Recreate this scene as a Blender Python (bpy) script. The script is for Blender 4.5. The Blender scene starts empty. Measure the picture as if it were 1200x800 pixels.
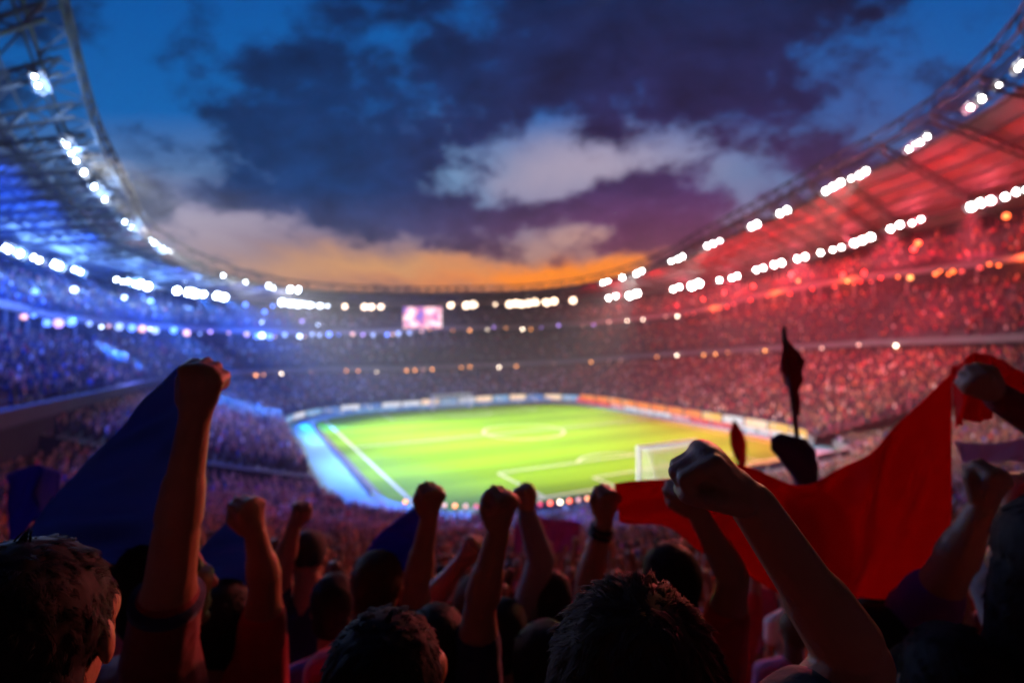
import bpy, bmesh, math, random
import numpy as np
from mathutils import Vector, Matrix
random.seed(7); rng = np.random.default_rng(7)
C = bpy.context.scene.collection
sc = bpy.context.scene
H = 16.0; F = 600.0
SKY, HAZE, EXPO = .80, .0005, 0.0
R_ = math.radians

def at(px, py, Z):
    return Vector(((px - 600) / F * Z, Z, H + (400 - py) / F * Z))

# ------------------------------------------------------------------ materials
def new_mat(name):
    m = bpy.data.materials.new(name); m.use_nodes = True
    nt = m.node_tree
    return m, nt, nt.nodes['Principled BSDF']

def mat(name, col, rough=0.7, metal=0.0, noise=0.0, nscale=20.0, bump=0.0, bscale=60.0, sheen=0.0):
    m, nt, b = new_mat(name)
    b.inputs['Base Color'].default_value = (*col, 1); b.inputs['Roughness'].default_value = rough
    b.inputs['Metallic'].default_value = metal
    if sheen: b.inputs['Sheen Weight'].default_value = sheen
    tc = nt.nodes.new('ShaderNodeTexCoord')
    if noise:
        n = nt.nodes.new('ShaderNodeTexNoise'); n.inputs['Scale'].default_value = nscale; n.inputs['Detail'].default_value = 5
        nt.links.new(tc.outputs['Object'], n.inputs['Vector'])
        mx = nt.nodes.new('ShaderNodeMix'); mx.data_type = 'RGBA'
        mx.inputs['A'].default_value = (*[c * (1 - noise) for c in col], 1); mx.inputs['B'].default_value = (*[min(1, c * (1 + noise)) for c in col], 1)
        nt.links.new(n.outputs['Fac'], mx.inputs['Factor']); nt.links.new(mx.outputs['Result'], b.inputs['Base Color'])
    if bump:
        n2 = nt.nodes.new('ShaderNodeTexNoise'); n2.inputs['Scale'].default_value = bscale; n2.inputs['Detail'].default_value = 4
        nt.links.new(tc.outputs['Object'], n2.inputs['Vector'])
        bp = nt.nodes.new('ShaderNodeBump'); bp.inputs['Strength'].default_value = bump; bp.inputs['Distance'].default_value = 0.02
        nt.links.new(n2.outputs['Fac'], bp.inputs['Height']); nt.links.new(bp.outputs['Normal'], b.inputs['Normal'])
    return m

def emit(name, col, strength, sample=False):
    m, nt, b = new_mat(name)
    b.inputs['Base Color'].default_value = (0.6, 0.6, 0.6, 1)
    b.inputs['Emission Color'].default_value = (*col, 1); b.inputs['Emission Strength'].default_value = strength
    m.cycles.emission_sampling = 'AUTO' if sample else 'NONE'
    return m

def cloth_mat(name, col, trans=0.35):
    m, nt, b = new_mat(name)
    b.inputs['Base Color'].default_value = (*col, 1); b.inputs['Roughness'].default_value = 0.8
    b.inputs['Sheen Weight'].default_value = 0.15
    tc = nt.nodes.new('ShaderNodeTexCoord'); n = nt.nodes.new('ShaderNodeTexNoise')
    n.inputs['Scale'].default_value = 9; n.inputs['Detail'].default_value = 6
    nt.links.new(tc.outputs['Object'], n.inputs['Vector'])
    bp = nt.nodes.new('ShaderNodeBump'); bp.inputs['Strength'].default_value = 0.25; bp.inputs['Distance'].default_value = 0.03
    nt.links.new(n.outputs['Fac'], bp.inputs['Height']); nt.links.new(bp.outputs['Normal'], b.inputs['Normal'])
    tr = nt.nodes.new('ShaderNodeBsdfTranslucent'); tr.inputs['Color'].default_value = (*col, 1)
    mx = nt.nodes.new('ShaderNodeMixShader'); mx.inputs[0].default_value = trans
    nt.links.new(b.outputs[0], mx.inputs[1]); nt.links.new(tr.outputs[0], mx.inputs[2])
    nt.links.new(mx.outputs[0], nt.nodes['Material Output'].inputs['Surface'])
    return m

M = {}
M['concrete'] = mat('concrete', (0.13, 0.13, 0.14), 0.85, noise=0.25, nscale=0.6)
M['seat_blue'] = mat('tier_steps', (0.06, 0.062, 0.075), 0.7, noise=0.3, nscale=0.4)
M['dark_wall'] = mat('dark_wall', (0.025, 0.025, 0.032), 0.8, noise=0.3, nscale=0.3)
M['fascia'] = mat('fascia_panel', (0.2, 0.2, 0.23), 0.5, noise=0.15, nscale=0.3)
M['fascia_shaded'] = mat('shaded_fascia_panel', (0.06, 0.065, 0.09), 0.75, noise=0.2, nscale=0.3)  # copy of the fascia panel with shade put into its colour, left stand
M['roof'] = mat('roof_membrane', (0.2, 0.2, 0.22), 0.6, noise=0.6, nscale=0.22)
M['steel'] = mat('steel', (0.09, 0.09, 0.105), 0.45, 0.4, noise=0.2, nscale=2)
M['white_paint'] = mat('white_paint', (0.8, 0.8, 0.8), 0.5)
M['skin'] = mat('skin', (0.40, 0.19, 0.10), 0.5, noise=0.15, nscale=14, bump=0.12, bscale=180)
M['skin_dark'] = mat('skin_dark', (0.16, 0.08, 0.05), 0.5, noise=0.15, nscale=14, bump=0.12, bscale=180)
M['hair_black'] = mat('hair_black', (0.012, 0.009, 0.008), 0.7)
M['hair_brown'] = mat('hair_brown', (0.075, 0.032, 0.014), 0.75)
M['hair_fair'] = mat('hair_fair', (0.16, 0.09, 0.035), 0.6)
M['hair_grey'] = mat('hair_grey', (0.14, 0.13, 0.13), 0.5)
M['eye'] = mat('eye', (0.5, 0.5, 0.5), 0.2)
M['denim'] = mat('denim', (0.03, 0.04, 0.08), 0.85, noise=0.2, nscale=30)
M['shoe'] = mat('shoe', (0.05, 0.05, 0.05), 0.6)
SH = {'black': (0.012, 0.012, 0.014), 'dark red': (0.2, 0.012, 0.015), 'bright red': (0.5, 0.02, 0.02), 'crimson': (0.45, 0.015, 0.09), 'navy': (0.012, 0.018, 0.08),
      'royal blue': (0.02, 0.07, 0.45), 'white': (0.75, 0.75, 0.75), 'grey': (0.2, 0.2, 0.21), 'orange': (0.6, 0.17, 0.03), 'purple': (0.16, 0.03, 0.3), 'pink': (0.65, 0.2, 0.4), 'sky blue': (0.2, 0.42, 0.7)}
for k in ('hair_black', 'hair_brown', 'hair_fair', 'hair_grey'): M[k].node_tree.nodes['Principled BSDF'].inputs['Specular IOR Level'].default_value = .2
for k in ('dark_wall', 'fascia_shaded'): M[k].node_tree.nodes['Principled BSDF'].inputs['Specular IOR Level'].default_value = .04
for k, c in SH.items():
    M['shirt ' + k] = mat('shirt_' + k.replace(' ', '_'), c, 0.85, noise=0.12, nscale=25, bump=0.5, bscale=14, sheen=0.1)

# ------------------------------------------------------------------ object helpers
def mesh_from(verts, faces, name, m=None, smooth=False):
    me = bpy.data.meshes.new(name)
    me.from_pydata([tuple(v) for v in verts], [], faces); me.update()
    if m is not None: me.materials.append(m)
    if smooth:
        me.polygons.foreach_set('use_smooth', [True] * len(me.polygons))
    return me

def link(name, me, parent=None):
    o = bpy.data.objects.new(name, me); C.objects.link(o)
    if parent is not None:
        o.parent = parent
        o.matrix_parent_inverse = parent.matrix_basis.inverted()
    return o

def tag(o, label=None, cat=None, group=None, kind=None):
    if label: o['label'] = label
    if cat: o['category'] = cat
    if group: o['group'] = group
    if kind: o['kind'] = kind
    return o

def empty(name, loc, label, cat, group=None, rot=None):
    o = bpy.data.objects.new(name, None); C.objects.link(o); o.location = loc; o.empty_display_size = 0.2
    if rot: o.rotation_euler = rot
    return tag(o, label, cat, group)

class MB:
    def __init__(s): s.v = []; s.f = []
    def add(s, vs, fs):
        b = len(s.v); s.v += [Vector(v) for v in vs]; s.f += [tuple(b + i for i in f) for f in fs]
    def box(s, c, x, y, z):
        c, x, y, z = Vector(c), Vector(x), Vector(y), Vector(z)
        vs = [c + x * i + y * j + z * k for k in (-.5, .5) for j in (-.5, .5) for i in (-.5, .5)]
        fs = [(0, 2, 3, 1), (4, 5, 7, 6), (0, 1, 5, 4), (2, 6, 7, 3), (0, 4, 6, 2), (1, 3, 7, 5)]
        if x.cross(y).dot(z) < 0: fs = [tuple(reversed(f)) for f in fs]
        s.add(vs, fs)
    def abox(s, c, dx, dy, dz): s.box(c, (dx, 0, 0), (0, dy, 0), (0, 0, dz))
    def capsule(s, A, B, ra, rb, w=None, k=1.0, n=10, hs=2):
        A, B = Vector(A), Vector(B); ax = B - A; L = ax.length
        ax = ax / L if L > 1e-6 else Vector((0, 0, 1))
        if w is None:
            w = Vector((1, 0, 0)) if abs(ax.x) < .8 else Vector((0, 1, 0))
        w = Vector(w); w = (w - ax * w.dot(ax)); w.normalize(); u = ax.cross(w)
        rings = []
        for i in range(hs): 
            t = math.pi / 2 * (i + 1) / (hs + 1) ; rings.append((A - ax * ra * math.cos(t) * min(1, k + .2), ra * math.sin(t)))
        rings.append((A, ra)); rings.append((B, rb))
        for i in range(hs - 1, -1, -1):
            t = math.pi / 2 * (i + 1) / (hs + 1); rings.append((B + ax * rb * math.cos(t) * min(1, k + .2), rb * math.sin(t)))
        vs = [A - ax * ra * min(1, k + .2)]
        for c, r in rings:
            for j in range(n):
                a = 2 * math.pi * j / n
                vs.append(c + w * math.cos(a) * r + u * math.sin(a) * r * k)
        vs.append(B + ax * rb * min(1, k + .2)); e = len(vs) - 1
        fs = [(0, 1 + (j + 1) % n, 1 + j) for j in range(n)]
        for i in range(len(rings) - 1):
            for j in range(n):
                a = 1 + i * n + j; b = 1 + i * n + (j + 1) % n
                fs.append((a, b, b + n, a + n))
        q = 1 + (len(rings) - 1) * n
        fs += [(e, q + j, q + (j + 1) % n) for j in range(n)]
        s.add(vs, fs)
    def ell(s, c, x, y, z, n=14, m=9):
        c, x, y, z = Vector(c), Vector(x), Vector(y), Vector(z)
        vs = [c + z]
        for i in range(1, m):
            t = math.pi * i / m
            for j in range(n):
                a = 2 * math.pi * j / n
                vs.append(c + z * math.cos(t) + (x * math.cos(a) + y * math.sin(a)) * math.sin(t))
        vs.append(c - z); e = len(vs) - 1
        fs = [(0, 1 + j, 1 + (j + 1) % n) for j in range(n)]
        for i in range(m - 2):
            for j in range(n):
                a = 1 + i * n + j; b = 1 + i * n + (j + 1) % n
                fs.append((a, a + n, b + n, b))
        q = 1 + (m - 2) * n
        fs += [(e, q + (j + 1) % n, q + j) for j in range(n)]
        s.add(vs, fs)
    def rod(s, A, B, r, n=6):
        A, B = Vector(A), Vector(B); ax = (B - A).normalized()
        w = Vector((0, 0, 1)) if abs(ax.z) < .8 else Vector((1, 0, 0)); w = (w - ax * w.dot(ax)).normalized(); u = ax.cross(w)
        vs = [P + (w * math.cos(2 * math.pi * j / n) + u * math.sin(2 * math.pi * j / n)) * r for P in (A, B) for j in range(n)]
        fs = [(j, (j + 1) % n, n + (j + 1) % n, n + j) for j in range(n)] + [tuple(range(n - 1, -1, -1)), tuple(range(n, 2 * n))]
        s.add(vs, fs)
    def mesh(s, name, m, smooth=False): return mesh_from(s.v, s.f, name, m, smooth)
    def build(s, name, m, parent=None, smooth=False): return link(name, s.mesh(name, m, smooth), parent)

def remeshed(mb, name, m, voxel, smooth_it=3):
    """One continuous skin grown over the overlapping limbs."""
    me = mesh_from(mb.v, mb.f, name + '_src')
    o = bpy.data.objects.new('tmp', me); C.objects.link(o)
    rm = o.modifiers.new('r', 'REMESH'); rm.mode = 'VOXEL'; rm.voxel_size = voxel
    if smooth_it:
        s2 = o.modifiers.new('s', 'SMOOTH'); s2.factor = 0.5; s2.iterations = smooth_it
    dg = bpy.context.evaluated_depsgraph_get(); dg.update()
    out = bpy.data.meshes.new_from_object(o.evaluated_get(dg)); out.name = name
    bpy.data.objects.remove(o); bpy.data.meshes.remove(me)
    out.materials.clear(); out.materials.append(m)
    out.polygons.foreach_set('use_smooth', [True] * len(out.polygons))
    return out

# ------------------------------------------------------------------ stadium frame
ANG = R_(28.0)
U = Vector((-math.sin(ANG), math.cos(ANG), 0)); V = Vector((math.cos(ANG), math.sin(ANG), 0))
PC = Vector((1.3, 92.8, 0))
HU, HV, RR = 41.0, 37.5, 20.0
def pw(u, v, z=0.0): return PC + U * u + V * v + Vector((0, 0, z))
def path(s, straight_left=True):
    if straight_left and s < 66.416: return (-(HU - RR) + s - 66.416, -HV), (0, -1)
    su, sv = 2 * (HV - RR), 2 * (HU - RR); a = math.pi / 2 * RR
    segs = [('n', su), ('nl', a), ('l', sv), ('fl', a), ('f', su), ('fr', a), ('r', sv), ('nr', a)]
    s = s % sum(x[1] for x in segs)
    for nm, L in segs:
        if s <= L: break
        s -= L
    t = s / RR
    if nm == 'n': return (-HU, HV - RR - s), (-1, 0)
    if nm == 'l': return (-(HU - RR) + s, -HV), (0, -1)
    if nm == 'f': return (HU, -(HV - RR) + s), (1, 0)
    if nm == 'r': return ((HU - RR) - s, HV), (0, 1)
    c = {'nl': (-1, -1), 'fl': (1, -1), 'fr': (1, 1), 'nr': (-1, 1)}[nm]
    st = {'nl': (-1, 0), 'fl': (0, -1), 'fr': (1, 0), 'nr': (0, 1)}[nm]
    en = {'nl': (0, -1), 'fl': (1, 0), 'fr': (0, 1), 'nr': (-1, 0)}[nm]
    n = (st[0] * math.cos(t) + en[0] * math.sin(t), st[1] * math.cos(t) + en[1] * math.sin(t))
    return (c[0] * (HU - RR) + RR * n[0], c[1] * (HV - RR) + RR * n[1]), n
def ring(s, d, z=0.0, sl=True):
    p, n = path(s, sl)
    return pw(p[0] + n[0] * d, p[1] + n[1] * d, z)
def normal(s, sl=True):
    n = path(s, sl)[1]; return U * n[0] + V * n[1]
def sstep(a, b, x):
    t = min(1, max(0, (x - a) / (b - a))); return t * t * (3 - 2 * t)
def table(pairs):
    xs = [p[0] for p in pairs]; ys = [p[1] for p in pairs]
    def f(s):
        return sum(float(np.interp(s + k, xs, ys)) for k in (-5, -2.5, 0, 2.5, 5)) / 5
    return f
lr = lambda a, b: (lambda s: a + (b - a) * sstep(160, 205, s))
zF2 = table([(20, 11.5), (56, 10.5), (75, 9.8), (98, 9), (116, 8.5), (128, 8.6), (149, 8.3), (182, 8.4), (193, 9.9), (203, 12.8), (246, 15.5), (259, 16.7), (275, 17.5)])
zF3 = table([(20, 21), (100, 20.1), (115, 19.2), (127, 18), (137, 17.8), (160, 18.7), (186, 20.5), (197, 22.8), (211, 27.2), (240, 29.8), (275, 30)])
zL2 = table([(20, 32), (110, 31), (121, 28.7), (136, 26.7), (148, 26.7), (177, 28.4), (195, 31.6), (205, 34.8), (217, 36.6), (240, 39), (255, 43.3), (275, 46)])
zRI = table([(20, 62), (58, 51), (66, 46.3), (77, 39), (101, 36.5), (116, 34.1), (123, 31.2), (131, 29.4), (138, 29.2), (161, 29.8), (181, 31.3), (193, 33.8), (210, 41), (234, 46.5), (250, 51), (258, 54), (267, 55.5), (280, 57)])
zL1 = table([(20, 58), (60, 47), (69, 39.5), (79, 37.3), (92, 36), (110, 35.9), (115, 35), (124, 31.2), (130, 29.3), (161, 29.2), (181, 30.6), (194, 34.0), (200, 36.1), (205, 38.9), (218, 40.8), (230, 43.2), (248, 47.1), (255, 50.3), (264, 53.4), (280, 55)])
d2, d3, dU, dL2, dRO = lr(22.5, 34), lr(36, 44), lr(48, 54), lr(40, 46), lr(51, 58)
zLT = lambda s: zF2(s) - 2.5                      # back of the lower tier
def zlow(s, d):
    t = d / (d2(s) - .5); zt = zLT(s)
    return 1.3 + (zt - 1.3) * (0.82 * t + 0.18 * t * t)
def zmid(s, d):
    a, b = d2(s) + .4, d3(s) - 1.2; t = (d - a) / (b - a)
    return zF2(s) + .3 + (zF3(s) - 3.3 - zF2(s) - .3) * t
def zupp(s, d):
    a, b = d3(s), dU(s); t = (d - a) / (b - a)
    return zF3(s) + 1.4 + (min(zL2(s) - 1.6, zF3(s) + 9.5) - zF3(s) - 1.4) * t

def find_s(px, d):
    """arc positions whose point at offset d lies in the direction of photo column px"""
    best = []
    prev = None
    for i in range(0, 1020):
        s = 20 + i * .25; p = ring(s, d(s))
        if p.y < 6: prev = None; continue
        x = 600 + F * p.x / p.y
        if prev is not None and (prev - x * 0) is not None and (prev - px) * (x - px) <= 0 and prev != x: best.append(s)
        prev = x
    return best[-1] if best else None

# ------------------------------------------------------------------ camera
cam_d = bpy.data.cameras.new('camera'); cam = bpy.data.objects.new('camera', cam_d); C.objects.link(cam)
cam.location = (0, 0, H); cam.rotation_euler = (R_(90), 0, 0)
cam_d.sensor_width = 36; cam_d.lens = 18; cam_d.clip_end = 3000; cam_d.clip_start = 0.05
cam_d.dof.use_dof = True; cam_d.dof.focus_distance = 0.52; cam_d.dof.aperture_fstop = 2.75
sc.camera = cam

# ------------------------------------------------------------------ ground, track, pitch
def quad_strip(s0, s1, d0, d1, z0, z1, step=2.0, sl=True):
    n = max(2, int((s1 - s0) / step)); vs = []; fs = []
    for i in range(n + 1):
        s = s0 + (s1 - s0) * i / n
        a = d0(s) if callable(d0) else d0; b = d1(s) if callable(d1) else d1
        za = z0(s) if callable(z0) else z0; zb = z1(s) if callable(z1) else z1
        vs += [ring(s, a, za, sl), ring(s, b, zb, sl)]
    for i in range(n): fs.append((2 * i, 2 * i + 1, 2 * i + 3, 2 * i + 2))
    return vs, fs

mb = MB(); mb.add([(-170, -70, -.05), (170, -70, -.05), (170, 240, -.05), (-170, 240, -.05)], [(0, 1, 2, 3)])
tag(mb.build('ground', mat('ground_concrete', (0.1, 0.1, 0.1), 0.9, noise=0.3, nscale=0.2)), kind='structure')
mb = MB(); mb.add(*[[pw(u, v, 0.0) for u, v in ((-33 - 3, -29.5 - 2.6), (-36, 32.1), (36, 32.1), (36, -32.1))], [(0, 1, 2, 3)]])

m, nt, b = new_mat('grass')
tc = nt.nodes.new('ShaderNodeTexCoord'); sp = nt.nodes.new('ShaderNodeSeparateXYZ'); nt.links.new(tc.outputs['Object'], sp.inputs[0])
def mnode(nt, op, a, b=None, c=None, clamp=False):
    n = nt.nodes.new('ShaderNodeMath'); n.operation = op; n.use_clamp = clamp
    for i, x in enumerate((a, b, c)):
        if x is None: continue
        if isinstance(x, (int, float)): n.inputs[i].default_value = x
        else: nt.links.new(x, n.inputs[i])
    return n.outputs[0]
st = mnode(nt, 'SINE', mnode(nt, 'MULTIPLY', sp.outputs['X'], math.pi / 5.5))
st = mnode(nt, 'MULTIPLY_ADD', st, 6.0, 0.5, clamp=True)
no = nt.nodes.new('ShaderNodeTexNoise'); no.inputs['Scale'].default_value = 0.12; no.inputs['Detail'].default_value = 8; nt.links.new(tc.outputs['Object'], no.inputs['Vector'])
no2 = nt.nodes.new('ShaderNodeTexNoise'); no2.inputs['Scale'].default_value = 6; no2.inputs['Detail'].default_value = 6; nt.links.new(tc.outputs['Object'], no2.inputs['Vector'])
mx = nt.nodes.new('ShaderNodeMix'); mx.data_type = 'RGBA'; mx.inputs['A'].default_value = (0.10, 0.225, 0.002, 1); mx.inputs['B'].default_value = (0.135, 0.285, 0.003, 1)
nt.links.new(st, mx.inputs['Factor'])
m2 = nt.nodes.new('ShaderNodeMix'); m2.data_type = 'RGBA'; m2.inputs['B'].default_value = (0.165, 0.295, 0.003, 1)
nt.links.new(mx.outputs['Result'], m2.inputs['A']); nt.links.new(mnode(nt, 'MULTIPLY', mnode(nt, 'SUBTRACT', no.outputs['Fac'], 0.44, clamp=True), .7, clamp=True), m2.inputs['Factor'])
m3 = nt.nodes.new('ShaderNodeMix'); m3.data_type = 'RGBA'; m3.blend_type = 'MULTIPLY'; m3.inputs['Factor'].default_value = 0.5
nt.links.new(m2.outputs['Result'], m3.inputs['A']); nt.links.new(no2.outputs['Color'], m3.inputs['B'])
nt.links.new(m2.outputs['Result'], b.inputs['Base Color']); b.inputs['Roughness'].default_value = 0.95; b.inputs['Specular IOR Level'].default_value = 0.1
M['grass'] = m
def flat_local(name, polys, z, material, kind='structure'):
    mb = MB()
    for poly in polys: mb.add([(u, -v, 0) for u, v in poly], [tuple(range(len(poly)))])
    o = mb.build(name, material); o.location = (PC.x, PC.y, z); o.rotation_euler = (0, 0, R_(118)); return tag(o, kind=kind)
flat_local('pitch', [[(-39.2, -31.6), (35.2, -31.6), (35.2, 33.5), (-39.2, 33.5)]], 0.0, M['grass'])
def lineq(a, b, w=0.35):
    a = Vector((*a, 0)); b = Vector((*b, 0)); n = (b - a).normalized().cross(Vector((0, 0, 1))) * w / 2
    return [(p.x, p.y) for p in (a - n, b - n, b + n, a + n)]
def arc(c, r, a0, a1, n=32, w=0.35):
    out = []
    for i in range(n):
        t0 = a0 + (a1 - a0) * i / n; t1 = a0 + (a1 - a0) * (i + 1) / n
        out.append([(c[0] + q * math.cos(t), c[1] + q * math.sin(t)) for q, t in ((r - w / 2, t0), (r - w / 2, t1), (r + w / 2, t1), (r + w / 2, t0))])
    return out
L = []
UN, UF = -36.5, 33.0
for a, b_ in (((UN, -29.5), (UF, -29.5)), ((UN, 29.5), (UF, 29.5)), ((-1.7, -29.3), (-1.7, 29.3)), ((UN, -29.3), (UN, 29.3)), ((UF, -29.3), (UF, 29.3))): L.append(lineq(a, b_, .42))
for sgn in (-1, 1):
    ue = UN if sgn < 0 else UF
    for hw, dp in ((17.0, 11.0), (8.0, 4.0)):
        x0 = ue - sgn * .25; x1 = ue - sgn * dp
        L += [lineq((x0, -hw), (x1, -hw)), lineq((x0, hw), (x1, hw)), lineq((x1, -hw + .2), (x1, hw - .2))]
    L += arc((ue - sgn * 7.5, 0), 6.2, *( (-0.95, 0.95) if sgn < 0 else (math.pi - .95, math.pi + .95)), n=16)
L += arc((-1.7, 0), 7.2, 0, 2 * math.pi, 48)
flat_local('pitch_markings', L, 0.006, mat('line_paint', (0.36, 0.4, 0.28), 0.8))
def track_path():
    out = []
    for cx, cy_, a0_ in ((-(HU + 4 - RR), -(HV - RR), 180), (HU - RR, -(HV - RR), 270), (HU - RR, HV - RR, 0), (-(HU + 4 - RR), HV - RR, 90)):
        for k in range(17):
            a_ = R_(a0_ + 90 * k / 16); out.append((cx, cy_, math.cos(a_), math.sin(a_)))
    return out
tp = track_path(); vs = []; n = len(tp)
for cx, cy_, nx_, ny_ in tp:
    for rr_ in (RR - 5.3, RR - .6): vs.append(pw(cx + nx_ * rr_, cy_ + ny_ * rr_, 0))
mb = MB(); mb.add(vs, [(2 * i, 2 * i + 1, (2 * i + 3) % (2 * n), (2 * i + 2) % (2 * n)) for i in range(n)])
o = mb.build('running_track', mat('track_rubber', (0.13, 0.40, 0.52), 0.8, noise=0.15, nscale=0.5)); o.location.z = 0.008; tag(o, kind='structure')

# ------------------------------------------------------------------ grandstands
def tier(s0, s1, da, db, zf, nrow, step=2.2, sl=True):
    """stepped terrace: every row a tread and a riser"""
    n = max(2, int((s1 - s0) / step)); vs = []; fs = []
    per = 2 * nrow + 1
    for i in range(n + 1):
        s = s0 + (s1 - s0) * i / n; a, b = da(s), db(s)
        for r in range(nrow):
            d = a + (b - a) * r / nrow; dn = a + (b - a) * (r + 1) / nrow
            z = zf(s, (d + dn) / 2)
            vs += [ring(s, d, z, sl), ring(s, dn, z, sl)]
        vs.append(ring(s, b, zf(s, b) + .4, sl))
    for i in range(n):
        for k in range(per - 1):
            a = i * per + k; fs.append((a, a + 1, a + 1 + per, a + per))
    return vs, fs

def strip_obj(name, parent, m, s0, s1, *args, step=2.2):
    mb = MB()
    for a in args:
        mb.add(*quad_strip(s0, s1, *a, step=step))
    return mb.build(name, m, parent)

S_ALL = [('left', 28, 119), ('far', 119, 192), ('right', 192, 276)]
stand_lab = {'left': 'blue lit grandstand curving away behind the blue flag on the left touchline',
             'far': 'dark grandstand behind the far goal carrying the video screen',
             'right': 'red lit tall grandstand along the right touchline'}
roof_lab = {'left': 'blue lit stadium roof with lattice edge sweeping overhead on the left',
            'far': 'low dark stadium roof below the orange sunset glow',
            'right': 'red lit stadium roof rising to the upper right with truss rim'}
for key, s0, s1 in S_ALL:
    mid = (s0 + s1) / 2
    g = empty('grandstand', ring(mid, 30, 0), stand_lab[key], 'grandstand', 'grandstands around the pitch')
    bpy.context.view_layer.update()
    a0 = 62.5 if key == 'left' else s0; a1 = 262 if key == 'right' else s1
    mb = MB(); mb.add(*tier(a0, a1, lambda s: .35, lambda s: d2(s) - .5, zlow, 26)); mb.build('lower_tier', M['seat_blue'], g)
    if key == 'left':
        mb = MB(); ds = [.35 + (d2(a0) - .85) * k / 10 for k in range(11)]
        mb.add([q_ for d_ in ds for q_ in (ring(a0 + .01, d_, -.05), ring(a0 + .01, d_, zlow(a0, d_) + .45))], [(2 * k, 2 * k + 1, 2 * k + 3, 2 * k + 2) for k in range(10)]); mb.build('end_wall', M['dark_wall'], g)
    strip_obj('front_wall', g, M['concrete'], a0, a1, (0.0, 0.0, -.05, 1.35), (0.0, .35, 1.35, 1.35), (.35, .35, 1.35, .9))
    strip_obj('concourse_wall', g, M['dark_wall'], s0, s1, (lambda s: d2(s) - .5, lambda s: d2(s) - .5, lambda s: zLT(s) - 1, lambda s: zF2(s) - .7))
    strip_obj('tier_fascia', g, M['fascia_shaded' if key == 'left' else 'fascia'], s0, s1, (lambda s: d2(s) - .9, lambda s: d2(s) - .9, lambda s: zF2(s) - .6, lambda s: zF2(s) + .6),
              (lambda s: d2(s) - .9, lambda s: d2(s) + .4, lambda s: zF2(s) + .6, lambda s: zF2(s) + .6), (lambda s: d2(s) - .9, lambda s: d2(s) - .5, lambda s: zF2(s) - .6, lambda s: zF2(s) - .6))
    mb = MB(); mb.add(*tier(s0, s1, lambda s: d2(s) + .4, lambda s: d3(s) - 1.2, zmid, 15)); mb.build('middle_tier', M['seat_blue'], g)
    strip_obj('box_row', g, M['dark_wall'], s0, s1, (lambda s: d3(s) - 1.2, lambda s: d3(s) - 1.2, lambda s: zF3(s) - 4.2, lambda s: zF3(s) + .2))
    strip_obj('upper_fascia', g, M['fascia'], s0, s1, (lambda s: d3(s) - 1.6, lambda s: d3(s) - 1.6, lambda s: zF3(s) + .2, lambda s: zF3(s) + 1.3),
              (lambda s: d3(s) - 1.6, d3, lambda s: zF3(s) + 1.3, lambda s: zF3(s) + 1.3), (lambda s: d3(s) - 1.6, lambda s: d3(s) - 1.2, lambda s: zF3(s) + .2, lambda s: zF3(s) + .2))
    mb = MB(); mb.add(*tier(s0, s1, d3, dU, zupp, 14)); mb.build('upper_tier', M['seat_blue'], g)
    strip_obj('back_wall', g, M['dark_wall'], s0, s1, (dU, dU, lambda s: zupp(s, dU(s)) - .5, lambda s: max(zL2(s) + .8, zupp(s, dU(s)) + 1.5)))
    strip_obj('outer_wall', g, M['concrete'], s0, s1, (dRO, dRO, 0.0, lambda s: zL2(s) + .2))
    # vertical mullions of the box row
    s = s0 + 1.5
    while s < s1:
        n = normal(s); t = n.cross(Vector((0, 0, 1)))
        mb = MB(); mb.box(ring(s, d3(s) - 1.35, zF3(s) - 1.7), t * .35, n * .28, Vector((0, 0, 3.6))); mb.build('mullion', M['fascia'], g); s += 4
    # roof
    rf = empty('stadium_roof', ring(mid, 40, zL2(mid)), roof_lab[key], 'roof', 'stadium roof sections')
    bpy.context.view_layer.update()
    zr = lambda s, d: zRI(s) + (zL2(s) + 1.4 - zRI(s)) * (d - 22) / (dL2(s) - 22)
    mb = MB()
    n = int((s1 - s0) / 2); nd = 6; vs = []; fs = []
    for i in range(n + 1):
        s = s0 + (s1 - s0) * i / n
        for off in (0, .45):
            for k in range(nd + 1):
                d = 28.5 + (dRO(s) + .8 - 28.5) * k / nd; vs.append(ring(s, d, zr(s, d) + off + .9))
    per = 2 * (nd + 1)
    for i in range(n):
        for o_ in (0, nd + 1):
            for k in range(nd):
                a = i * per + o_ + k; q = (a, a + 1, a + 1 + per, a + per); fs.append(q if o_ else tuple(reversed(q)))
        a = i * per; fs.append((a, a + nd + 1, a + nd + 1 + per, a + per))
        a = i * per + nd; fs.append((a, a + per, a + per + nd + 1, a + nd + 1))
    mb.add(vs, fs); mb.build('roof_deck', M['roof'], rf)
    # radial ribs under the deck
    mb = MB(); s = s0 + 2
    while s < s1 - 1:
        p0 = ring(s, 22.5, zr(s, 22.5) + .5); p1 = ring(s, dRO(s), zr(s, dRO(s)) + .5)
        q0 = ring(s, 22.5, zr(s, 22.5) - 1.0); q1 = ring(s, dRO(s), zr(s, dRO(s)) - .5)
        mb.rod(p0, p1, .24); mb.rod(q0, q1, .26)
        for k in range(8):
            a = p0.lerp(p1, k / 8); b2 = q0.lerp(q1, (k + .5) / 8); c2 = p0.lerp(p1, (k + 1) / 8)
            mb.rod(a, b2, .13, 5); mb.rod(b2, c2, .13, 5)
        s += 4.5
    mb.build('radial_truss', M['steel'], rf)
    mb = MB(); n = int((s1 - s0) / 3)
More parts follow.
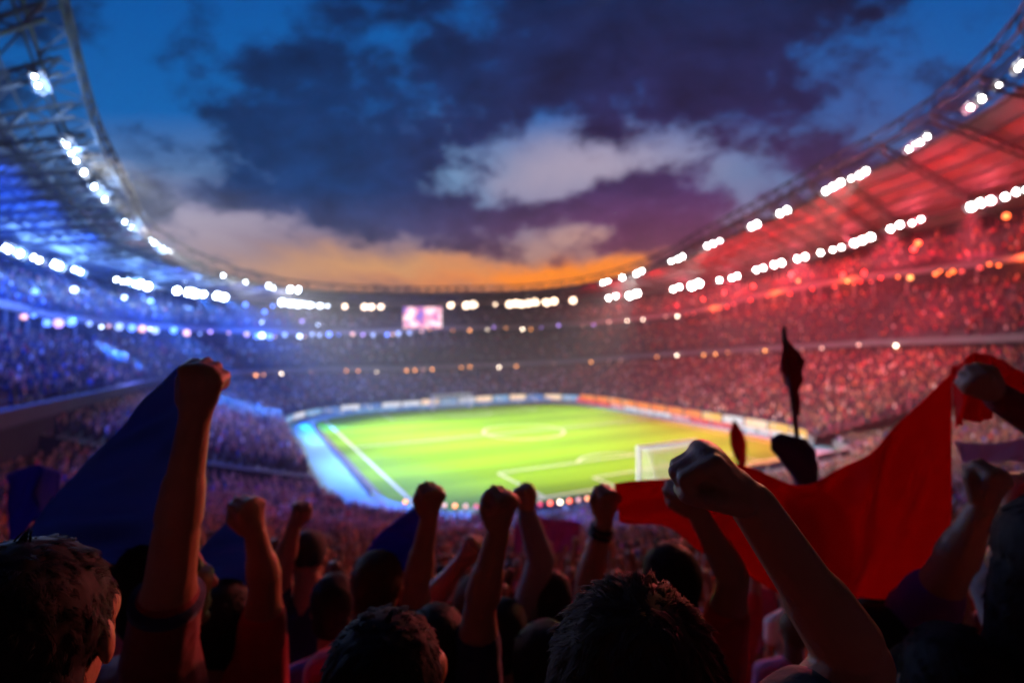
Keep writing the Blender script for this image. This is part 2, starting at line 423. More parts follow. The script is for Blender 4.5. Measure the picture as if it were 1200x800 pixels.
    for i in range(n):
        sa = s0 + (s1 - s0) * i / n; sb = s0 + (s1 - s0) * (i + 1) / n
        for d_ in (24.5, 26.6, 28.4, 32, 36, 40, 44):
            mb.rod(ring(sa, d_, zr(sa, d_) + .5), ring(sb, d_, zr(sb, d_) + .5 - (.35 if d_ > 29 else 0)), .13 if d_ < 29 else .22)
        mb.rod(ring(sa, 24.5, zr(sa, 24.5) + .45), ring(sb, 28.4, zr(sb, 28.4) + .45), .10)
    mb.build('rim_purlin', M['steel'], rf)
    # lattice truss along the inner rim: standing above the deck
    mb = MB(); n = int((s1 - s0) / 3)
    for i in range(n):
        sa = s0 + (s1 - s0) * i / n; sb = s0 + (s1 - s0) * (i + 1) / n; sm_ = (sa + sb) / 2
        A0, A1 = ring(sa, 21.3, zRI(sa) - .5), ring(sb, 21.3, zRI(sb) - .5)
        B0, B1 = ring(sa, 21.3, zRI(sa) + 1.9), ring(sb, 21.3, zRI(sb) + 1.9)
        C0, C1 = ring(sa, 24.2, zRI(sa) + .2), ring(sb, 24.2, zRI(sb) + .2)
        for a, b2 in ((A0, A1), (B0, B1), (C0, C1)): mb.rod(a, b2, .2)
        mb.rod(A0, B0, .12); mb.rod(A0, B1, .11); mb.rod(B0, C0, .11); mb.rod(A0, C1, .1); mb.rod(A0, C0, .1)
    mb.build('rim_truss', M['steel'], rf)
    # catwalk rail that carries the inner lamps
    mb = MB(); n = int((s1 - s0) / 3)
    for i in range(n):
        sa = s0 + (s1 - s0) * i / n; sb = s0 + (s1 - s0) * (i + 1) / n
        A0, A1 = ring(sa, dL2(sa) + .8, zL2(sa) + .3), ring(sb, dL2(sb) + .8, zL2(sb) + .3)
        mb.rod(A0, A1, .2); mb.rod(A0, A0 + Vector((0, 0, 1.6)), .08); mb.rod(A0 + Vector((0, 0, 1.5)), A1 + Vector((0, 0, 1.5)), .12)
    mb.build('catwalk', M['steel'], rf)

# near terrace: concentric steps falling from the camera to the near goal
HN = HU + 4.0
NC = (-(HN - RR), -(HV - RR))
def zprof(d): return float(np.interp(d * 46.15 / CAM_D, [0, 6, 16, 26, 36, 42, 44.5, 46, 47.2, 56], [.25, .95, 4.0, 7.1, 10.2, 12.4, 13.4, 13.85, 14.0, 16.4]))
CAM_D = math.hypot(-81.327 - NC[0], -44.715 - NC[1]) - RR
row_edges = [0.35]
while row_edges[-1] < 55: row_edges.append(row_edges[-1] + .72)
def row_z(d):
    i = max(0, min(len(row_edges) - 2, int((d - .35) / .72))); return zprof((row_edges[i] + row_edges[i + 1]) / 2)
mb = MB(); NS = 46
def terr_pt(t, d, z):
    """t in 0..1 runs from the clipped left corner to the right end of the near stand"""
    r = RR + d; phim = math.asin(min(1, 40.5 / r)); La = phim * r; Lb = 2 * (HV - RR); Lc = R_(58) * r
    x = t * (La + Lb + Lc)
    if x < La: a = phim - x / r; return pw(NC[0] - r * math.cos(a), NC[1] - r * math.sin(a), z)
    x -= La
    if x < Lb: return pw(-HN - d, NC[1] + x, z)
    a = (x - Lb) / r; return pw(NC[0] - r * math.cos(a), -NC[1] + r * math.sin(a), z)
vs = []; nr = len(row_edges) - 1; per = 2 * nr
for i in range(NS + 1):
    for k in range(nr):
        z = zprof((row_edges[k] + row_edges[k + 1]) / 2)
        vs += [terr_pt(i / NS, row_edges[k], z), terr_pt(i / NS, row_edges[k + 1], z)]
fs = [(i * per + k, (i + 1) * per + k, (i + 1) * per + k + 1, i * per + k + 1) for i in range(NS) for k in range(per - 1)]
g = empty('grandstand', pw(-60, 0), 'near terrace packed with fans between the camera and the near goal', 'grandstand', 'grandstands around the pitch')
bpy.context.view_layer.update()
mb.add(vs, [tuple(reversed(f)) for f in fs]); mb.build('lower_tier', M['concrete'], g)
mb = MB(); vs = []
for i in range(NS + 1): vs += [terr_pt(i / NS, .2, -.05), terr_pt(i / NS, .2, 1.2), terr_pt(i / NS, .34, 1.2), terr_pt(i / NS, .34, .3)]
mb.add(vs, [(4 * i + k, 4 * i + k + 1, 4 * i + 5 + k, 4 * i + 4 + k) for i in range(NS) for k in range(3)]); mb.build('front_wall', M['concrete'], g)
# the stand behind the camera: unseen walls and roof, added to block sky light
g2 = empty('stadium_roof', pw(-85, 0, 60), 'unseen high roof added over the near terrace to block sky light', 'roof', 'stadium roof sections')
bpy.context.view_layer.update()
mb = MB(); mb.box(pw(-84, 0, 61), U * 48, V * 136, Vector((0, 0, .5))); mb.build('roof_deck', M['roof'], g2)
mb = MB(); mb.box(pw(-107.5, 0, 37), U * .5, V * 136, Vector((0, 0, 46))); mb.build('back_wall', M['dark_wall'], g)
mb = MB()
for v_ in (-66, 66): mb.box(pw(-84, v_, 37), U * 46, V * .5, Vector((0, 0, 46)))
mb.build('end_wall', M['dark_wall'], g)

# ------------------------------------------------------------------ lamps, boards, screen, goals
ORD = ['first', 'second', 'third', 'fourth', 'fifth', 'sixth', 'seventh', 'eighth', 'ninth', 'tenth', 'eleventh', 'twelfth', 'thirteenth', 'fourteenth', 'fifteenth', 'sixteenth', 'seventeenth', 'eighteenth', 'nineteenth', 'twentieth']
def orD(i):
    if i < 20: return ORD[i]
    n = i + 1; return f"{n}{'st' if n % 10 == 1 and n != 11 else 'nd' if n % 10 == 2 and n != 12 else 'rd' if n % 10 == 3 and n != 13 else 'th'}"
E_WHITE = emit('lamp_white', (1, .98, .93), 55); E_COOL = emit('lamp_cool', (.72, .86, 1), 50); E_DIM = emit('lamp_dim', (.75, .85, 1), 9); E_WARMDIM = emit('lamp_warm_dim', (1, .72, .5), 6)
def flood_proto(n, lampmat, r=.55, pitch=1.5):
    """bank of n round lamps in a shallow steel housing, facing local -Y and down"""
    hb = MB(); w = n * pitch
    hb.abox((0, .25, 0), w + .2, .3, r * 2 + .5); hb.abox((0, -.25, r + .28), w + .3, 1.0, .08)
    hb.abox((-w / 2 - .12, -.1, 0), .08, .7, r * 2 + .4); hb.abox((w / 2 + .12, -.1, 0), .08, .7, r * 2 + .4)
    hb.rod((-w / 3, .4, .2), (-w / 3, 1.3, 1.1), .09); hb.rod((w / 3, .4, .2), (w / 3, 1.3, 1.1), .09)
    lb = MB()
    lb.ell((0, 0, 0), (r, 0, 0), (0, .16, 0), (0, 0, r), 12, 8)
    return hb.mesh('housing', M['steel']), lb.mesh('lamp', lampmat, True), [(-w / 2 + pitch * (k + .5), .02, 0) for k in range(n)]
protos = {}
def flood(s, d, z, n, lampmat, label, group, r=.55, pitch=1.5):
    k = (n, lampmat.name, r, pitch)
    if k not in protos: protos[k] = flood_proto(n, lampmat, r, pitch)
    hm, lm, offs = protos[k]
    nv = normal(s); p = ring(s, d, z)
    e = bpy.data.objects.new('floodlight', None); C.objects.link(e); e.location = p
    # local -Y faces the pitch; the bank follows the slope of the roof edge
    p2 = ring(s + .5, d); tx = (p2 - ring(s - .5, d)); tx.z = 0; tx.normalize()
    slope = (zL2(s + 3) - zL2(s - 3)) / 6 if d > 30 else (zL1(s + 3) - zL1(s - 3)) / 6
    X = (tx + Vector((0, 0, slope))).normalized(); Y = (nv + Vector((0, 0, .45))); Y = (Y - X * Y.dot(X)).normalized(); Z = X.cross(Y)
    if Z.z < 0: X = -X; Z = X.cross(Y)
    e.matrix_world = Matrix.Translation(p) @ Matrix((X, Y, Z)).transposed().to_4x4()
    tag(e, label, 'floodlight', group)
    h = bpy.data.objects.new('housing', hm); C.objects.link(h); h.parent = e
    for o_ in offs:
        l = bpy.data.objects.new('lamp', lm); C.objects.link(l); l.parent = e; l.location = o_
    return e
# inner row of the right roof, from the far end up to the near end
rows = [
 ([(716, 2), (741, 2), (790, 2), (812, 2), (841, 1), (860, 2), (890, 2), (911, 2), (938, 2), (961, 1), (980, 2), (1010, 3), (1048, 2), (1074, 2), (1142, 2), (1158, 1), (1180, 2), (1198, 1)], dL2, zL2, E_WHITE, 'white floodlight bank from the far end in the lower row under the red roof', 'floodlights in the lower row of the red roof', .6, 1.6),
 ([(708, 2), (728, 1), (748, 2), (786, 1), (797, 2), (832, 2), (843, 1), (884, 2), (917, 2), (975, 3), (997, 1), (1009, 2), (1068, 2), (1080, 2), (1136, 1), (1148, 1), (1168, 1), (1195, 2)], lambda s: 24, zL1, E_WHITE, 'white floodlight pair from the far end on the rim truss of the red roof', 'floodlights on the rim of the red roof', .5, 1.3),
 ([(6, 2), (18, 2), (40, 2), (66, 2), (89, 2), (138, 2), (152, 2), (168, 2), (206, 1), (224, 2), (237, 1), (256, 2)], dL2, zL2, E_COOL, 'dazzling floodlight bank from the near end in the lower row under the blue roof', 'floodlights in the lower row of the blue roof', .62, 1.6),
 ([(42, 2), (76, 2), (82, 2), (88, 2), (97, 2), (109, 2), (115, 2), (121, 2), (144, 2), (151, 2), (180, 3), (188, 2), (258, 2), (287, 1), (316, 2), (324, 1), (338, 1), (348, 1)], lambda s: 24, zL1, E_COOL, 'floodlight cluster from the near end on the rim truss of the blue roof', 'floodlights on the rim of the blue roof', .42, 1.1),
 ([(338, 3), (350, 3), (362, 3), (372, 3)], dL2, zL2, E_DIM, 'hazy floodlight bank from the left under the far left roof corner', 'dim floodlights of the far left corner', .6, 1.6),
 ([(6, 2), (20, 3), (158, 2), (172, 3), (188, 3), (203, 2)], dL2, lambda s: zL2(s) + 4.2, E_DIM, 'hazy blue floodlight bank from the near end high under the blue roof', 'hazy floodlights high under the blue roof', .7, 1.6),
 ([(404, 1), (431, 2), (446, 1), (526, 1), (548, 2), (556, 1), (579, 1), (600, 2), (617, 3), (628, 3), (643, 2), (671, 1)], dL2, zL2, E_WARMDIM, 'faint floodlight from the left under the dark far roof', 'faint floodlights of the far roof', .6, 1.6),
]
for pts, d, z, lm, lab, grp, r, pt in rows:
    for i, (px, n) in enumerate(pts):
        s = find_s(px, d)
        if s is None: s = 262
        Zd = ring(s, d(s)).y; fr = random.Random(int(px) * 7).uniform(.5, 1.4)
        r_ = r * Zd / 100 * (.82 if lm.name == 'lamp_cool' or d is dL2 else .66) * fr; pt_ = pt * (.55 + .45 * Zd / 110) * random.Random(int(px) * 3).uniform(1.0, 1.35)
        flood(s, d(s), z(s), n, lm, orD(i) + ' ' + lab, grp, round(r_, 2), round(pt_, 1))

def small_lamp_mesh(r, m):
    mb = MB(); mb.ell((0, 0, 0), (r, 0, 0), (0, r, 0), (0, 0, r), 8, 6); return mb.mesh('lamp', m, True)
_sb = MB(); _sb.abox((0, 0, .55), .5, .5, .12); _sb.rod((0, 0, .55), (0, 0, 1.0), .06); HOUS = _sb.mesh('lamp_hood', M['steel'])
lampcols = {'blue white': emit('lamp_bluewhite', (.55, .7, 1), 7), 'pale blue': emit('lamp_paleblue', (.35, .5, 1), 2), 'blue': emit('lamp_blue', (.08, .2, 1), 4), 'peach': emit('lamp_peach', (1, .5, .4), 2), 'dull red': emit('lamp_dullred', (1, .05, .04), 2),
            'violet': emit('lamp_violet', (.5, .3, 1), 3), 'red': emit('lamp_red', (1, .03, .02), 7), 'orange': emit('lamp_orange', (1, .14, .015), 6), 'warm white': emit('lamp_warm', (1, .8, .6), 9), 'amber': emit('lamp_amber', (1, .36, .08), 4.5)}
lmesh = {}
def small_lamp(s, d, z, col, r, label, group):
    k = (col, round(r, 2))
    if k not in lmesh: lmesh[k] = small_lamp_mesh(r, lampcols[col])
    e = bpy.data.objects.new('concourse_lamp', None); C.objects.link(e); e.location = ring(s, d, z); tag(e, label, 'lamp', group)
    for nm, me in (('lamp_hood', HOUS), ('bulb', lmesh[k])):
        q = bpy.data.objects.new(nm, me); C.objects.link(q); q.parent = e
    return e
rr = random.Random(3)
i = 0; px = 8
while px < 480:
    s = find_s(px, d3)
    if s: small_lamp(s, d3(s) - 1.75, zF3(s) - .1 + rr.uniform(-.5, .3), rr.choice(['blue white', 'pale blue', 'pale blue', 'blue', 'peach', 'violet']), rr.choice([.28, .4, .55, .7]), orD(i) + ' concourse lamp from the left along the blue upper concourse', 'lamps of the blue upper concourse'); i += 1
    px += rr.choice([7, 9, 12, 12, 16, 22])
i = 0; px = 492
while px < 800:
    s = find_s(px, d3)
    if s: small_lamp(s, d3(s) - 1.75, zF3(s) + rr.uniform(-.4, .9), rr.choice(['peach', 'violet', 'amber', 'warm white']), rr.choice([.22, .3, .4]), orD(i) + ' dim concourse lamp from the left along the dark far concourse', 'lamps of the far upper concourse'); i += 1
    px += rr.choice([9, 14, 20, 27])
i = 0; px = 806
while px < 1200:
    s = find_s(px, d3)
    if s: small_lamp(s, d3(s) - 1.75, zF3(s) - .2 + rr.uniform(-.5, .5), rr.choice(['red', 'orange', 'dull red', 'orange', 'amber']) if px > 1040 else rr.choice(['red', 'dull red', 'dull red', 'amber']), rr.choice([.25, .35, .45]) if px > 1040 else .25, orD(i) + ' red or orange concourse lamp from the far end of the red stand', 'lamps of the red upper concourse'); i += 1
    px += rr.choice([8, 12, 15, 20, 26])
i = 0; px = 250
while px < 1060:
    s = find_s(px, d2)
    if s: small_lamp(s, d2(s) - 1.3, zF2(s) - .2 - rr.uniform(0, .6), rr.choice(['amber', 'peach', 'warm white', 'amber']), rr.choice([.18, .25, .32]), orD(i) + ' amber lamp from the left under the middle tier fascia', 'lamps under the middle tier'); i += 1
    px += rr.choice([10, 14, 22, 34, 44])
# lamps hanging in the dark between the upper tier and the roof
i = 0
for px, dz, col, r in [(30, -6, 'blue', .5), (78, -4, 'blue white', .5), (140, -3.6, 'blue white', .4), (170, -3.5, 'blue', .5), (212, 2.5, 'blue white', .5), (225, 3, 'blue white', .4), (285, -1.5, 'blue', .5), (308, -3, 'blue', .5), (315, -1.2, 'blue', .4), (302, -6, 'blue white', .4), (350, -5, 'violet', .4), (370, -6, 'blue white', .4)]:
    s = find_s(px, dL2); small_lamp(s, dL2(s) - 1, zL2(s) + dz, col, r, orD(i) + ' blue lamp from the left hanging below the blue roof', 'lamps hung under the blue roof'); i += 1
i = 0
for px, dz, col, r in [(825, -5, 'red', .4), (850, -4, 'red', .35), (885, -4.5, 'red', .45), (930, -4, 'red', .5), (938, -6, 'amber', .4), (958, -9, 'orange', .4), (990, -7, 'red', .5), (1015, -8, 'red', .5), (1070, -6, 'red', .5), (1076, -5, 'orange', .5), (1085, -12, 'red', .4), (1182, -4, 'orange', .5), (1065, -14, 'warm white', .3), (900, -8, 'orange', .35), (878, -9, 'red', .35)]:
    s = find_s(px, dL2); small_lamp(s, dL2(s) - 1, zL2(s) + dz, col, r, orD(i) + ' small red or orange lamp from the list of lights below the red roof'.replace('from the list of lights ', 'from the far end hanging '), 'lamps hung under the red roof'); i += 1

# advertising boards on the front wall of the bowl and around the grass
bcols = {'white': ((.9, .9, .95), 1.3), 'blue': ((.08, .3, .8), .9), 'sky blue': ((.25, .55, .9), 1.1), 'orange': ((1, .28, .03), 1.5), 'red': ((1, .03, .02), 1.3), 'yellow': ((1, .55, .08), 1.6), 'pink': ((1, .35, .4), 1.3), 'cream': ((1, .75, .5), 1.6)}
BM = {}
def board_mat(a, b):
    k = (a, b)
    if k in BM: return BM[k]
    m, nt, bs = new_mat('led_board')
    tc = nt.nodes.new('ShaderNodeTexCoord'); vo = nt.nodes.new('ShaderNodeTexVoronoi'); vo.inputs['Scale'].default_value = 1.9
    mp = nt.nodes.new('ShaderNodeMapping'); mp.inputs['Scale'].default_value = (1, 1, .35); nt.links.new(tc.outputs['Object'], mp.inputs[0]); nt.links.new(mp.outputs[0], vo.inputs['Vector'])
    sx = nt.nodes.new('ShaderNodeSeparateColor'); nt.links.new(vo.outputs['Color'], sx.inputs[0])
    f = mnode(nt, 'GREATER_THAN', sx.outputs[0], .62)
    mx = nt.nodes.new('ShaderNodeMix'); mx.data_type = 'RGBA'; nt.links.new(f, mx.inputs['Factor'])
    ca, ea = bcols[a]; cb, eb = bcols[b]
    mx.inputs['A'].default_value = (*[c * ea for c in ca], 1); mx.inputs['B'].default_value = (*[c * eb for c in cb], 1)
    bs.inputs['Base Color'].default_value = (.02, .02, .02, 1)
    nt.links.new(mx.outputs['Result'], bs.inputs['Emission Color']); bs.inputs['Emission Strength'].default_value = .65
    m.cycles.emission_sampling = 'NONE'; BM[k] = m; return m
def board(P0, P1, hgt, z0, a, b, label, group, facing):
    t = (P1 - P0); L = t.length; t.normalize(); n = Vector((facing.x, facing.y, 0)).normalized(); mid = (P0 + P1) / 2
    e = bpy.data.objects.new('advertising_board', None); C.objects.link(e)
    X = t if t.cross(-n).z > 0 else -t
    e.matrix_world = Matrix.Translation((mid.x, mid.y, z0)) @ Matrix((X, -n, Vector((0, 0, 1)))).transposed().to_4x4()
    tag(e, label, 'board', group)
    fb = MB(); fb.abox((0, .06, hgt / 2), L - .05, .1, hgt)
    for x in (-L / 3, L / 3): fb.rod((x, .1, .05), (x, .34, -z0 + .03 if z0 < .3 else -.1), .04)
    f_ = fb.build('cabinet', M['steel']); f_.parent = e
    sb = MB(); sb.abox((0, -.01, hgt / 2), L - .25, .02, hgt - .12); s_ = sb.build('led_face', board_mat(a, b)); s_.parent = e
rr = random.Random(5); i = 0; s = 69.0
while s < 259:
    if s < 100: a, b = rr.choice([('sky blue', 'white'), ('blue', 'sky blue')])
    elif s < 150: a, b = rr.choice([('white', 'sky blue'), ('sky blue', 'white'), ('blue', 'cream')])
    elif s < 195: a, b = rr.choice([('blue', 'cream'), ('cream', 'pink'), ('white', 'blue'), ('sky blue', 'cream')])
    else: a, b = (rr.choice([('orange', 'cream'), ('orange', 'red'), ('yellow', 'white'), ('orange', 'yellow'), ('cream', 'orange'), ('red', 'cream')]) if s < 240 else rr.choice([('cream', 'yellow'), ('white', 'cream'), ('yellow', 'white')]))
    board(ring(s, -.05), ring(s + 4.7, -.05), 1.25 if s < 150 else 1.5 if s < 195 else 1.8, .2, a, b, f'{orD(i)} lit board along the front wall of the stands, {a} with {b} patches', 'lit boards on the bowl front wall', -normal(s + 2.3))
    s += 4.9; i += 1
i = 0; u = 32.0
while u > -30:
    a, b = rr.choice([('white', 'red'), ('red', 'pink'), ('white', 'blue'), ('pink', 'white'), ('red', 'white')])
    board(pw(u, 34.6), pw(u - 4.8, 34.6), .95, .06, a, b, f'{orD(i)} pitchside board from the far corner along the right touchline, {a} with {b}', 'pitchside boards on the right touchline', -V); u -= 5; i += 1
i = 0; v = -27.0
while v < 31:
    a, b = rr.choice([('blue', 'sky blue'), ('blue', 'white'), ('sky blue', 'blue')])
    board(pw(36.6, v), pw(36.6, v + 4.8), .7, .06, a, b, f'{orD(i)} pitchside board from the left behind the far goal, {a} with {b}', 'pitchside boards behind the far goal', -U); v += 5; i += 1
i = 0; v = -27.0
while v < 33:
    a, b = rr.choice([('white', 'blue'), ('orange', 'white'), ('cream', 'orange')])
    board(pw(-40.2, v), pw(-40.2, v + 4.8), .95, .06, a, b, f'{orD(i)} pitchside board from the left behind the near goal, seen from its dark back', 'pitchside boards behind the near goal', U); v += 5; i += 1
i = 0; u = -28.0
while u < 31:
    board(pw(u, -32.8), pw(u + 4.8, -32.8), .8, .06, 'cream', 'white', f'{orD(i)} low pitchside board from the near corner along the left touchline', 'pitchside boards on the left touchline', V); u += 5; i += 1
# lamps along the near front wall
i = 0
for k in range(40):
    t = .17 + k * .0104; p = terr_pt(t, -.1, 2.3)
    e = bpy.data.objects.new('barrier_lamp', None); C.objects.link(e); e.location = p
    tag(e, f'{orD(k)} small lamp from the left on the barrier in front of the near terrace', 'lamp', 'lamps on the near barrier')
    cn = rr.choice(['warm white', 'orange', 'amber', 'peach', 'dull red', 'amber']); rad = .16
    if ('b', cn) not in lmesh: lmesh[('b', cn)] = small_lamp_mesh(rad, lampcols[cn])
    q = bpy.data.objects.new('bulb', lmesh[('b', cn)]); C.objects.link(q); q.parent = e
    if 'pst' not in lmesh:
        pb = MB(); pb.rod((0, 0, -1.3), (0, 0, -.1), .05); lmesh['pst'] = pb.mesh('post', M['steel'])
    q = bpy.data.objects.new('post', lmesh['pst']); C.objects.link(q); q.parent = e

# video screen
ps = at(495, 372, 150); nv = Vector((-.05, -1, 0)).normalized(); tx = Vector((1, -.05, 0)).normalized()
e = empty('video_screen', ps, 'glowing pink and white video screen hung below the far roof', 'screen'); bpy.context.view_layer.update()
mb = MB(); mb.box(ps - nv * .5, tx * 12.2, nv * .8, Vector((0, 0, 7))); mb.build('cabinet', M['steel'], e)
mb = MB(); mb.rod(ps + tx * 4 + Vector((0, .6, 3)), ps + tx * 4 + Vector((0, 3, 8)), .15); mb.rod(ps - tx * 4 + Vector((0, .6, 3)), ps - tx * 4 + Vector((0, 3, 8)), .15); mb.build('hanger', M['steel'], e)
m, nt, bs = new_mat('screen_picture'); tc = nt.nodes.new('ShaderNodeTexCoord'); no = nt.nodes.new('ShaderNodeTexNoise'); no.inputs['Scale'].default_value = 3.2; no.inputs['Detail'].default_value = 2
nt.links.new(tc.outputs['Generated'], no.inputs['Vector']); cr = nt.nodes.new('ShaderNodeValToRGB'); nt.links.new(no.outputs['Fac'], cr.inputs[0])
els = cr.color_ramp.elements; els[0].position = .3; els[0].color = (.12, .1, .55, 1); els[1].position = .75; els[1].color = (1, .95, .95, 1)
for p_, c_ in ((.42, (.55, .15, .35, 1)), (.5, (1, .5, .55, 1)), (.6, (.9, .75, .9, 1))): q = els.new(p_); q.color = c_
bs.inputs['Base Color'].default_value = (.01, .01, .01, 1); nt.links.new(cr.outputs[0], bs.inputs['Emission Color']); bs.inputs['Emission Strength'].default_value = 1.6
m.cycles.emission_sampling = 'NONE'
mb = MB(); mb.box(ps, tx * 11.4, nv * .1, Vector((0, 0, 6.2))); mb.build('screen_face', m, e)

# goals
net_m, nt, bs = new_mat('goal_net'); bs.inputs['Base Color'].default_value = (.8, .8, .8, 1); bs.inputs['Roughness'].default_value = .8
def goal(u, sgn, w, h, dp, label):
    e = empty('goal', pw(u, 0), label, 'goal', 'football goals'); bpy.context.view_layer.update()
    P = lambda a, v, z: pw(u + sgn * a, v, z)
    mb = MB(); r = .21
    mb.rod(P(0, -w / 2, 0), P(0, -w / 2, h), r, 10); mb.rod(P(0, w / 2, 0), P(0, w / 2, h), r, 10); mb.rod(P(0, -w / 2 - r, h), P(0, w / 2 + r, h), r, 10)
    mb.build('goal_frame', M['white_paint'], e)
    mb = MB()
    for s_ in (-1, 1):
        mb.rod(P(0, s_ * w / 2, h), P(dp * .5, s_ * w / 2, h), .06); mb.rod(P(dp * .5, s_ * w / 2, h), P(dp, s_ * w / 2, 0), .05); mb.rod(P(0, s_ * w / 2, .05), P(dp, s_ * w / 2, .05), .05)
    mb.rod(P(dp, -w / 2, .05), P(dp, w / 2, .05), .05); mb.build('net_support', M['white_paint'], e)
    mb = MB(); n = 26
    for i in range(n + 1):
        v = -w / 2 + w * i / n; mb.rod(P(.05, v, h), P(dp * .5, v, h - .05), .028, 4); mb.rod(P(dp * .5, v, h - .05), P(dp, v, .05), .028, 4)
    for i in range(13):
        t = i / 12; a = dp * .5 + dp * .5 * t; z = (h - .05) * (1 - t) + .05 * t; mb.rod(P(a, -w / 2, z), P(a, w / 2, z), .028, 4)
        for s_ in (-1, 1): mb.rod(P(0, s_ * w / 2, max(.04, h * (1 - t))), P(dp * (.5 + .5 * t), s_ * w / 2, max(.05, (h - .05) * (1 - t))), .028, 4)
    for i in range(4): a = dp * .5 * i / 4; mb.rod(P(a, -w / 2, h - .02), P(a, w / 2, h - .02), .028, 4)
    mb.build('net', net_m, e)
goal(-36.5, -1, 9.0, 3.9, 3.2, 'white goal with net at the near end of the pitch')
goal(33.0, 1, 9.4, 3.4, 3.0, 'small white goal at the far end of the pitch below the screen')

from mathutils import noise as MN
# ------------------------------------------------------------------ people
def fist(mb, W, a, n, t):
    """closed hand: W wrist, a along the hand, n out of its back, t towards the thumb"""
    a, n, t = Vector(a).normalized(), Vector(n), Vector(t)
    n = (n - a * n.dot(a)).normalized(); t = (t - a * t.dot(a)); t = (t - n * t.dot(n)).normalized()
    mb.capsule(W - a * .01, W + a * .03, .029, .033, t, .72)
    mb.capsule(W + a * .03, W + a * .074, .036, .042, t, .52)
    ln = [.040, .044, .041, .033]
    for i in range(4):
        K = W + a * (.088 - .004 * abs(i - 1) - (.006 if i == 3 else 0)) + t * (.0305 - .0205 * i) + n * .006
        A = K + (a * .22 - n * .97) * ln[i]; B = A + (-a * .93 - n * .25) * ln[i] * .66; D = B + (-a * .25 + n * .8) * ln[i] * .42
        mb.capsule(W + a * .05 + t * (.02 - .0135 * i) + n * .004, K, .0105, .0118, None, 1, 8)
        mb.capsule(K, A, .0115, .0105, None, 1, 8); mb.capsule(A, B, .0103, .0095, None, 1, 8); mb.capsule(B, D, .0093, .008, None, 1, 8)
    T0 = W + a * .022 + t * .026 - n * .006; T1 = W + a * .058 + t * .043 - n * .024; T2 = T1 + a * .014 - t * .020 - n * .022; T3 = T2 - t * .026 - n * .004
    mb.capsule(T0, T1, .0165, .0135, None, 1, 8); mb.capsule(T1, T2, .013, .0115, None, 1, 8); mb.capsule(T2, T3, .0113, .009, None, 1, 8)

def open_hand(mb, W, a, n, t):
    a, n, t = Vector(a).normalized(), Vector(n), Vector(t)
    n = (n - a * n.dot(a)).normalized(); t = (t - a * t.dot(a)); t = (t - n * t.dot(n)).normalized()
    mb.capsule(W - a * .01, W + a * .075, .029, .040, t, .42)
    for i, l in enumerate((.072, .08, .074, .058)):
        K = W + a * .088 + t * (.030 - .0205 * i); sp = t * (.16 - .11 * i)
        A = K + (a + sp - n * .12).normalized() * l * .55; B = A + (a + sp - n * .4).normalized() * l * .45
        mb.capsule(W + a * .055 + t * (.02 - .0135 * i), K, .0105, .011, None, 1, 8); mb.capsule(K, A, .0105, .0095, None, 1, 8); mb.capsule(A, B, .0095, .0075, None, 1, 8)
    T0 = W + a * .02 + t * .026; T1 = T0 + (a * .7 + t * .7) * .042; T2 = T1 + (a * .9 + t * .3) * .034
    mb.capsule(T0, T1, .0165, .013, None, 1, 8); mb.capsule(T1, T2, .0125, .009, None, 1, 8)

